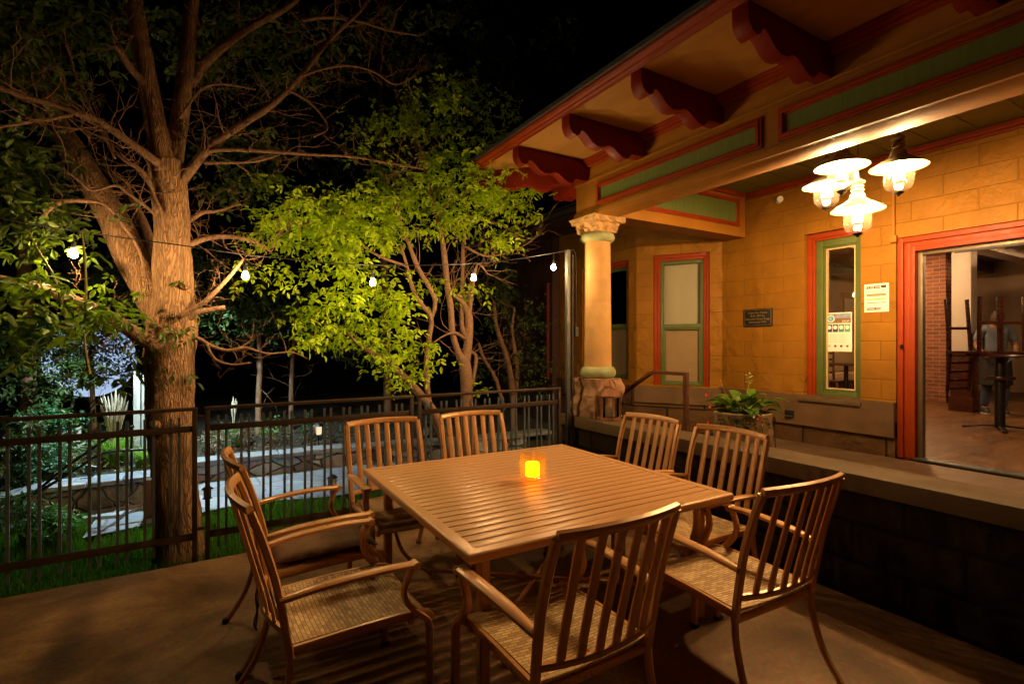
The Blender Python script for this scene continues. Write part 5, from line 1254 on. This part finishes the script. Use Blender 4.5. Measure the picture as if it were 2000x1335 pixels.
# ================================================================== TEXT / SIGNS
def text(body,size,m,parent,loc,name='lettering',align='CENTER'):
    cu=bpy.data.curves.new(name,'FONT'); cu.body=body; cu.size=size; cu.align_x=align; cu.align_y='CENTER'; cu.extrude=.0006
    tmp=bpy.data.objects.new(name,cu); COL.objects.link(tmp); bpy.context.view_layer.update()
    me=bpy.data.meshes.new_from_object(tmp.evaluated_get(bpy.context.evaluated_depsgraph_get())); COL.objects.unlink(tmp); bpy.data.objects.remove(tmp)
    me.materials.clear(); me.materials.append(m); o=bpy.data.objects.new(name,me); COL.objects.link(o); o.parent=parent; o.location=loc; return o
# sign frame: local x right, y up, z out of wall (towards -X world)
def signroot(name,label,cat,center,w):
    t=thing(name,label,cat,center); t.rotation_euler=(PI/2,0,-PI/2); return t
def rect(t,x0,y0,x1,y1,z,m,name,th=.001): return MB().box(x0,y0,z-th,x1,y1,z).build(name,m,t)
m_gold=mat('gilt_letter',(.42,.30,.13),.4,metal=.5,var=.1); m_paper=mat('white_paper',(.78,.74,.66),.7,var=.03); m_ink=mat('dark_ink',(.05,.03,.02),.7,var=.1)
a=atx(1453,604,WX-.02); b=atx(1508,636,WX-.02); c=(a+b)/2; w=abs(a.y-b.y); h=.32*0+ (atx(1480,603,WX-.02).z-atx(1480,637,WX-.02).z)
pq=signroot('wall_plaque','small black plaque with gilt lettering on the block wall','plaque',(WX-.022,c.y,c.z),w)
MB().box(-w/2,-h/2,-.02,w/2,h/2,0).build('plate',m_black,pq,bevel=.006)
rim=MB(); e=.012
for (x0,y0,x1,y1) in ((-w/2+e,-h/2+e,w/2-e,-h/2+e+.003),(-w/2+e,h/2-e-.003,w/2-e,h/2-e),(-w/2+e,-h/2+e,-w/2+e+.003,h/2-e),(w/2-e-.003,-h/2+e,w/2-e,h/2-e)): rim.box(x0,y0,0,x1,y1,.001)
rim.build('rim_line',m_gold,pq)
for i,s in enumerate(('Little Alex House','Built 1892 by','Diamond House Briggs','Renovated 1996')): text(s,h*.165,m_gold,pq,(0,h*(.27-.18*i),.0012))
# notice on wall
a=atx(1688,552,WX-.004); b=atx(1736,608,WX-.004); w=abs(a.y-b.y); h=atx(1712,553,WX).z-atx(1712,608,WX).z
nt_=signroot('wall_notice','white printed paper notice reading THANK YOU taped beside the door','notice',(WX-.003,(a.y+b.y)/2,(a.z+b.z)/2-.01),w)
rect(nt_,-w/2,-h/2,w/2,h/2,0,m_paper,'sheet',.002)
rect(nt_,-w*.42,h*.33,w*.16,h*.43,.001,m_ink,'header_band'); rect(nt_,w*.18,h*.34,w*.40,h*.44,.001,m_ink,'header_picture')
rect(nt_,-w*.40,h*.06,w*.39,h*.15,.001,mat('orange_band',(.85,.20,.08),.6,var=.05),'colour_band')
rect(nt_,-w*.40,-.07*h,w*.39,-.025*h,.001,mat('olive_band',(.50,.40,.04),.6,var=.05),'colour_band')
rect(nt_,-w*.40,-.19*h,w*.39,-.15*h,.001,mat('grey_band',(.30,.24,.17),.6,var=.05),'colour_band')
rect(nt_,-w*.40,-.43*h,w*.18,-.34*h,.001,m_ink,'footer_band')
text("IT'S THE LAW!",h*.08,m_paper,nt_,(-w*.13,h*.38,.0014)); text('THANK YOU',h*.08,m_paper,nt_,(-w*.11,-h*.385,.0014))
text('WEARING OF FACE COVERINGS',h*.035,m_ink,nt_,(0,h*.27,.001)); text('IS REQUIRED IN HERE',h*.035,m_ink,nt_,(0,h*.215,.001))
# window poster (on inside of pane)
X_=WX+.128
a=atx(1612,610,X_); b=atx(1664,688,X_); w=abs(a.y-b.y); h=atx(1638,611,X_).z-atx(1638,687,X_).z
ps=signroot('window_poster','white poster with blue circle logo and four icon tiles inside the window','poster',(X_,(a.y+b.y)/2,(a.z+b.z)/2),w)
rect(ps,-w/2,-h/2,w/2,h/2,0,m_paper,'sheet',.002)
rect(ps,-w*.46,h*.23,w*.46,h*.47,.001,mat('photo_brown',(.25,.13,.05),.6,var=.6,vs=60),'photo_strip')
rect(ps,-w*.12,h*.36,w*.46,h*.46,.0016,mat('photo_sky',(.25,.32,.5),.6,var=.3,vs=40),'photo_sky')
MB().lathe([(0,.002),(w*.15,.002)],n=28).build('logo_ring',m_paper,ps).location=(-w*.28,h*.35,0)
MB().lathe([(0,.003),(w*.11,.003)],n=28).build('logo_disc',mat('cyan_ink',(.05,.35,.5),.6,var=.1),ps).location=(-w*.28,h*.35,0)
text('C',h*.09,m_paper,ps,(-w*.28,h*.35,.0035)); text('STOP',h*.07,m_paper,ps,(w*.27,h*.27,.002))
for i,cc in enumerate(((.01,.03,.12),(.02,.06,.16),(.05,.25,.25),(.10,.35,.28))):
    x=-w*.34+i*w*.225; rect(ps,x-w*.10,h*.0,x+w*.10,h*.20,.001,mat('tile_%d'%i,cc,.6,var=.05),'icon_tile')
    MB().lathe([(0,.002),(w*.078,.002)],n=20).build('icon_disc',m_paper,ps).location=(x,h*.12,0)
    MB().lathe([(0,.002),(w*.05,.002)],n=18).build('badge',mat('badge_%d'%i,((.6,.35,.2),(.12,.05,.05),(.10,.04,.08),(.35,.08,.02))[i],.6),ps).location=(x,-h*.36,0)
for i in range(5):
    rect(ps,-w*.42,-h*(.08+.045*i),-w*.05,-h*(.072+.045*i),.001,mat('text_line',(.45,.36,.26),.7,var=.1),'text_line'); rect(ps,.02*w,-h*(.08+.045*i),w*.26,-h*(.072+.045*i),.001,MATS['text_line'],'text_line')
# ================================================================== INTERIOR
RX1,RY0,RY1,CZ=16.0,-3.0,6.6,3.45
def ip(mb,name,m,**k): return bp(mb,name,m,**k)
m_ifl=mat('interior_floor_wood',(.13,.058,.02),.4,var=.6,vs=2.2,stretch=(.6,3,1),bump=.1,bs=20)
ip(MB().box(6.0,RY0,.30,RX1,RY1,DZ-.002),'interior_floor',m_ifl)
m_iwall=mat('cream_interior',(.42,.29,.19),.8,var=.06)
ip(MB().box(RX1,RY0,.3,RX1+.1,RY1+.1,CZ).box(6.2,RY1,.3,RX1,RY1+.1,CZ).box(6.2,RY0-.1,.3,RX1,RY0,CZ),'interior_wall',m_iwall)
m_ice=mat('interior_ceiling_wood',(.20,.12,.06),.6,var=.25,vs=2,stretch=(6,.6,1))
ip(MB().box(6.15,RY0,CZ,RX1,RY1,CZ+.1),'interior_ceiling',m_ice)
mb=MB()
for y in (4.6,2.0,-.6): mb.box(6.2,y,3.18,RX1,y+.28,CZ-.002)
ip(mb,'ceiling_joist',m_ice)
ip(MB().tube([(6.3,5.6,3.12),(15.5,5.6,3.12)],.03,8),'ceiling_track',m_dark)
ip(MB().box(10.9,3.32,3.12,15.9,3.60,3.40),'white_header',m_white,bevel=.01)
ip(MB().box(11.5,-.5,2.62,15.5,2.6,3.0),'ceiling_duct',mat('duct_grey',(.30,.22,.16),.6,var=.1),bevel=.02)
# door openings on the far y wall
m_trim=mat('oak_trim',(.30,.17,.07),.5,var=.15)
for xa in (11.6,13.2):
    mb=MB(); mb.box(xa,RY1-.03,DZ,xa+.12,RY1-.001,2.62).box(xa+.95,RY1-.03,DZ,xa+1.07,RY1-.001,2.62).box(xa-.03,RY1-.04,2.62,xa+1.10,RY1-.001,2.76); ip(mb,'door_casing',m_trim,bevel=.006)
    ip(MB().box(xa+.121,RY1-.02,DZ,xa+.949,RY1-.002,2.62),'interior_door',m_white)
# brick pier
m_brick=brick('red_brick',(.34,.13,.07),(.22,.08,.045),(.40,.30,.22),.21,.072,.006,.8,.012,.85,.5,30,var=.35)
bpr=thing('brick_pier','exposed red brick pier inside the restaurant seen through the doorway','pier',(12.5,4.6,DZ))
MB().box(-.35,-.42,0,.40,.42,3.04).build('pier_body',m_brick,bpr)
# white column with wainscot
colp=atz(1886,803,DZ); wc=thing('interior_column','white square interior column with dark wood wainscot base','column',(colp.x+.1,colp.y+.05,DZ))
q=depth_at(1886,colp.y)/1000*17
MB().box(-q*.9,-q*.9,.96,q*.9,q*.9,2.90).build('shaft',m_white,wc,bevel=.012)
MB().box(-q,-q,.0,q,q,.93).box(-q*1.15,-q*1.15,.93,q*1.15,q*1.15,.965).build('wainscot',m_wood,wc,bevel=.006)
MB().box(-q*1.12,-q*1.12,.0,q*1.12,q*1.12,.24).build('baseboard',m_wood,wc,bevel=.006)
# service cabinet
sb=thing('service_cabinet','greenish brown wooden cabinet topped with folded paper beside the brick pier','cabinet',atz(1850,782,DZ))
MB().box(-.32,-.2,.30,.32,.3,.86).build('body',mat('olive_cabinet',(.16,.11,.05),.6,var=.2),sb,bevel=.01)
MB().box(-.36,-.24,.865,.36,.34,.90).build('top',m_dark,sb,bevel=.006)
for x in(-.29,.29): MB().box(x-.03,-.19,0,x+.03,-.13,.30).build('leg',m_trim,sb)
o=MB().box(-.28,-.15,0,.22,.15,.02).box(-.1,-.1,.02,.25,.12,.035).build('paper_stack',m_paper); o.location=Vector(sb.location)+Vector((0,0,.902)); tag(o,'loose sheets of paper lying on the service cabinet','paper')
# bar table with upturned chairs
tp=atz(1953,838,DZ); bt=thing('pedestal_table','round dark pedestal table holding upturned chairs inside the doorway','table',(tp.x,tp.y,DZ))
MB().lathe([(0,.96),(.34,.96),(.35,.975),(.34,.995),(0,.995)],n=40).lathe([(0,.66),(.15,.66),(.155,.68),(.15,.70),(0,.70)],n=30).build('table_top',m_wood,bt,smooth=True,ang=40)
MB().lathe([(.055,.02),(.055,.96)],n=20).build('pedestal',m_dark,bt,smooth=True)
mb=MB()
for k in range(4): a_=k*PI/2+.4; mb.sweep([(0,0,.05),(math.cos(a_)*.18,math.sin(a_)*.18,.04),(math.cos(a_)*.38,math.sin(a_)*.38,.012)],.06,.02,(-math.sin(a_),math.cos(a_),0),.3)
mb.build('foot',m_dark,bt,smooth=True,ang=35)
def dchair(label,loc,rz,flip,group=None,tall=0):
    t=thing('dining_chair',label,'chair',loc,rz,group)
    X=Matrix.Identity(4)
    if flip: X=Matrix.Translation((0,0,.47+tall))@Matrix.Rotation(PI,4,'Y')
    def b(mb,n,m=m_wood):
        mb.v=[(x,y,(z+tall if z>.4 else z*(.47+tall)/.47)) for x,y,z in mb.v]
        return mb.build(n,m,t,M=X,bevel=.004)
    b(MB().box(-.21,-.21,.435,.21,.21,.47),'seat')
    for sx in(-1,1):
        b(MB().sweep([(sx*.19,.19,.44),(sx*.195,.20,0)],.038,.038,(1,0,0),.2),'leg')
        b(MB().sweep([(sx*.19,-.20,1.0),(sx*.19,-.17,.47),(sx*.19,-.22,0)],.036,.036,(1,0,0),.2),'leg')
    for z in (.60,.72,.84,.95): b(MB().box(-.175,-.195-.02*(z-.47),z-.017,.175,-.178-.02*(z-.47),z+.017),'back_rung')
    b(MB().box(-.17,.19,.20,.17,.205,.225).box(-.17,-.205,.24,.17,-.19,.265),'stretcher'); return t
dchair('upturned dark wood chair on the left half of the pedestal table',(tp.x-.12,tp.y+.23,DZ+.997),PI-.3,True,None,.28)
dchair('upturned dark wood chair on the right half of the pedestal table',(tp.x+.05,tp.y-.26,DZ+.997),-.4,True,None,.28)
dchair('dark wood chair seen through the narrow window below the poster',(9.5,5.05,DZ),2.2,False)
# second pedestal table seen in window
t2=thing('pedestal_table','small dark table in front of the booth seen through the narrow window','table',(10.9,5.35,DZ))
MB().lathe([(0,.70),(.38,.70),(.38,.735),(0,.735)],n=32).build('table_top',m_wood,t2); MB().lathe([(.25,0),(.25,.02),(.04,.05),(.04,.70)],n=20).build('pedestal',m_dark,t2,smooth=True,ang=30)
# booth bench
bb=thing('booth_bench','long cream upholstered booth bench along the inner wall','bench',(11,6.3,DZ))
mc=mat('cream_vinyl',(.55,.38,.20),.4,var=.1)
MB().box(-4.3,-.35,.30,4.5,.10,.47).build('seat',mc,bb,bevel=.03); MB().box(-4.3,.12,.47,4.5,.28,1.05).build('backrest',mc,bb,bevel=.03); MB().box(-4.3,-.30,0,4.5,.28,.295).build('plinth',m_wood,bb)
# bar counter + sconce at right back
bc=thing('bar_counter','reddish panelled bar counter at the back of the dining room','counter',(14.6,2.6,DZ))
MB().box(-.3,-3.5,0,.3,.9,1.02).build('front_panel',mat('red_panel',(.30,.10,.04),.4,var=.2,vs=3),bc); MB().box(-.4,-3.55,1.02,.36,.95,1.07).build('bar_top',m_wood,bc,bevel=.01)
cb=thing('wall_cabinet','dark red wood shelving unit behind the bar counter','shelf unit',(15.7,1.8,DZ)); MB().box(-.15,-2.5,1.05,.25,1.2,2.5).build('case',m_wood,cb); 
mb=MB(); 
for z in(1.4,1.8,2.2): mb.box(-.25,-2.4,z,-.152,1.1,z+.03)
mb.build('shelf',m_wood,cb)
s_=ploc(1909,640,12.0); sc2=thing('wall_sconce','small double globe sconce glowing beyond the white column','lamp',s_); ms=emit('sconce_glow',(1,.72,.38),9)
MB().box(.05,-.03,-.12,.10,.03,.12).build('back_plate',m_bronze,sc2)
for z in(-.07,.09): MB().lathe([(0,-.045),(.04,-.03),(.05,0),(.04,.03),(0,.045)],n=16).build('globe',ms,sc2,smooth=True,M=Matrix.Translation((0,0,z)))
# assumed ceiling lamps (added unseen to light the dining room, above the door head)
m_il=emit('assumed_interior_lamp_glow',(1,.58,.26),INTL)
for (x,y,lab) in ((8.4,1.1,'nearest the doorway'),(8.4,5.5,'behind the narrow window'),(11.2,4.72,'over the booth'),(12.2,1.6,'over the bar side'),(14.0,.9,'above the bar counter'),(9.5,3.98,'between the window and the doorway')):
    t=thing('assumed_ceiling_lamp','assumed unseen round dining room ceiling lamp '+lab,'lamp',(x,y,3.17)); MB().lathe([(.02,.08),(.02,.278)],n=10).lathe([(.16,.06),(.17,.075),(.02,.10)],n=24).build('mount',m_bronze,t,smooth=True)
    MB().lathe([(0,-.05),(.08,-.04),(.13,0),(.14,.05),(0,.055)],n=24).build('globe',m_il,t,smooth=True,ang=60)

# ================================================================== PERSON (mostly hidden behind the upturned chairs)
pp=atz(1943,808,DZ); pr=bpy.data.objects.new('person',None)
def skinned(name,verts,edges,radii,m,parent,M=None,sub=2):
    me=bpy.data.meshes.new(name); me.from_pydata(verts,edges,[]); o=bpy.data.objects.new(name,me); COL.objects.link(o)
    sm=o.modifiers.new('skin','SKIN'); sm.use_smooth_shade=True
    for i,r in enumerate(radii):
        rx=r if hasattr(r,'__len__') else (r,r); me.skin_vertices[0].data[i].radius=rx
    me.skin_vertices[0].data[0].use_root=True
    ss=o.modifiers.new('sub','SUBSURF'); ss.levels=sub; ss.render_levels=sub
    bpy.context.view_layer.update(); dg=bpy.context.evaluated_depsgraph_get(); me2=bpy.data.meshes.new_from_object(o.evaluated_get(dg)); bpy.data.objects.remove(o); me2.name=name
    if M: me2.transform(M)
    me2.materials.clear(); me2.materials.append(m); me2.shade_smooth()
    o=bpy.data.objects.new(name,me2); COL.objects.link(o)
    if parent: o.parent=parent
    return o
m_skin=mat('skin',(.22,.11,.07),.5,var=.08); m_shirt=mat('light_blue_shirt',(.12,.15,.18),.8,var=.1); m_jean=mat('blue_jeans',(.05,.07,.13),.85,var=.2,vs=20); m_apron=mat('black_apron',(.012,.011,.012),.8,var=.1); m_hair=mat('brown_hair',(.06,.035,.02),.6,var=.2)
pv=[(0,0,.95),(0,0,1.10),(0,0,1.30),(0,.03,1.43),(0,.06,1.51),(0,.11,1.58),(0,.13,1.655),  # 0-6 spine, neck, head
    (-.18,0,1.42),(-.26,.03,1.15),(-.20,.22,.98),(-.17,.30,.97),
    (.18,0,1.42),(.26,.03,1.15),(.20,.22,.98),(.17,.30,.97),
    (-.10,0,.90),(-.11,.06,.50),(-.11,-.02,.09),(-.11,.12,.04),
    (.10,0,.90),(.11,.02,.50),(.11,-.10,.10),(.11,.04,.04)]
pe=[(0,1),(1,2),(2,3),(3,4),(4,5),(5,6),(3,7),(7,8),(8,9),(9,10),(3,11),(11,12),(12,13),(13,14),(0,15),(15,16),(16,17),(17,18),(0,19),(19,20),(20,21),(21,22)]
prd=[(.15,.11),(.14,.10),(.165,.11),(.12,.09),(.055,.055),(.085,.10),(.075,.09),(.06,.06),(.045,.045),(.035,.035),(.03,.04),(.06,.06),(.045,.045),(.035,.035),(.03,.04),(.085,.085),(.06,.06),(.042,.042),(.04,.03),(.085,.085),(.06,.06),(.042,.042),(.04,.03)]
COL.objects.link(pr); tag(pr,'person in light blue shirt, black apron and jeans standing behind upturned chairs','person'); pr.location=(pp.x,pp.y,DZ); pr.rotation_euler=(0,0,2.2); pr.scale=(.95,.95,.95)
skinned('body',pv,pe,prd,m_skin,pr)
skinned('shirt',[(0,0,.98),(0,0,1.12),(0,0,1.30),(0,.035,1.455),(-.19,0,1.42),(-.25,.03,1.20),(.19,0,1.42),(.25,.03,1.20)],[(0,1),(1,2),(2,3),(3,4),(4,5),(3,6),(6,7)],[(.175,.13),(.165,.125),(.185,.13),(.14,.10),(.075,.075),(.065,.065),(.075,.075),(.065,.065)],m_shirt,pr)
skinned('jeans',[(0,0,.97),(-.10,0,.88),(-.11,.06,.50),(-.11,-.02,.10),(.10,0,.88),(.11,.02,.50),(.11,-.10,.11)],[(0,1),(1,2),(2,3),(0,4),(4,5),(5,6)],[(.17,.125),(.10,.10),(.075,.075),(.06,.06),(.10,.10),(.075,.075),(.06,.06)],m_jean,pr)
mb=MB(); n=14; vs=[]
for j in range(7):
    z=1.02-.52*j/6
    for i in range(n+1):
        a_=PI*(i/n); vs.append((math.cos(a_)*(.20+.02*j/6),.02+math.sin(a_)*(.16+.04*j/6)+.006*math.sin(i*1.7+j),z))
fs=[(j*(n+1)+i,j*(n+1)+i+1,(j+1)*(n+1)+i+1,(j+1)*(n+1)+i) for j in range(6) for i in range(n)]
MB().add(vs,fs).build('apron',m_apron,pr,smooth=True,ang=180)
for s,(y,z) in ((-1,(-.02,.0)),(1,(-.10,.0))):
    MB().lathe([(.0,0),(.05,0),(.055,.03),(.05,.065),(.03,.10),(0,.10)],n=16).build('shoe',mat('dark_shoe',(.03,.03,.035),.6),pr,smooth=True,M=Matrix.Translation((s*.11,y+.05,0))@Matrix.Diagonal((1,2.3,1,1)))
    MB().lathe([(.0,-.002),(.053,-.002),(.056,.018),(0,.018)],n=16).build('shoe_sole',m_white,pr,smooth=True,M=Matrix.Translation((s*.11,y+.05,0))@Matrix.Diagonal((1.03,2.33,1,1)))
MB().lathe([(0,.13),(.06,.115),(.095,.06),(.10,.0),(.09,-.06),(.0,-.05)],n=24).build('hair',m_hair,pr,smooth=True,M=Matrix.Translation((0,.10,1.615))@Matrix.Diagonal((.85,1.02,1,1)))
mb=MB(); 
for s in(-1,1): mb.lathe([(0,-.011),(.008,-.008),(.011,0),(.008,.008),(0,.011)],c=(s*.032,.215,1.615),n=10)
mb.build('eyes',m_ink,pr,smooth=True)
MB().prism([(-.012,1.575),(.012,1.575),(.006,1.615),(-.006,1.615)],'y',.205,.235).build('nose',m_skin,pr,bevel=.004)
MB().box(-.025,.20,1.545,.025,.212,1.553).build('mouth',mat('lips',(.35,.12,.09),.5),pr,bevel=.002)
for s in(-1,1): MB().box(s*.083-.008,.10,1.585,s*.083+.008,.13,1.635).build('ear',m_skin,pr,bevel=.006)

# ================================================================== WORLD / CAMERA
w=bpy.data.worlds.new('World'); S.world=w; w.use_nodes=True; nt=w.node_tree; bg=nt.nodes['Background']
sk=nt.nodes.new('ShaderNodeTexSky'); sk.sky_type='NISHITA'; sk.sun_disc=False; sk.sun_elevation=math.radians(-8); sk.sun_rotation=math.radians(200)
nt.links.new(sk.outputs[0],bg.inputs[0]); bg.inputs[1].default_value=SKY
cam=bpy.data.cameras.new('camera'); co=bpy.data.objects.new('camera',cam); COL.objects.link(co); S.camera=co
cam.sensor_width=36; cam.lens=18.0; cam.clip_end=300; cam.clip_start=.05
co.location=(0,0,H); co.rotation_euler=(PI/2,0,-math.atan2(F[0],F[1]))
S.view_settings.view_transform='Standard'; S.view_settings.look='None'; S.view_settings.exposure=EXPO; S.view_settings.gamma=1
S.cycles.max_bounces=6; S.cycles.transparent_max_bounces=16; S.cycles.diffuse_bounces=2; S.cycles.glossy_bounces=3; S.cycles.transmission_bounces=6
S.cycles.sample_clamp_indirect=4; S.cycles.caustics_reflective=False; S.cycles.caustics_refractive=False
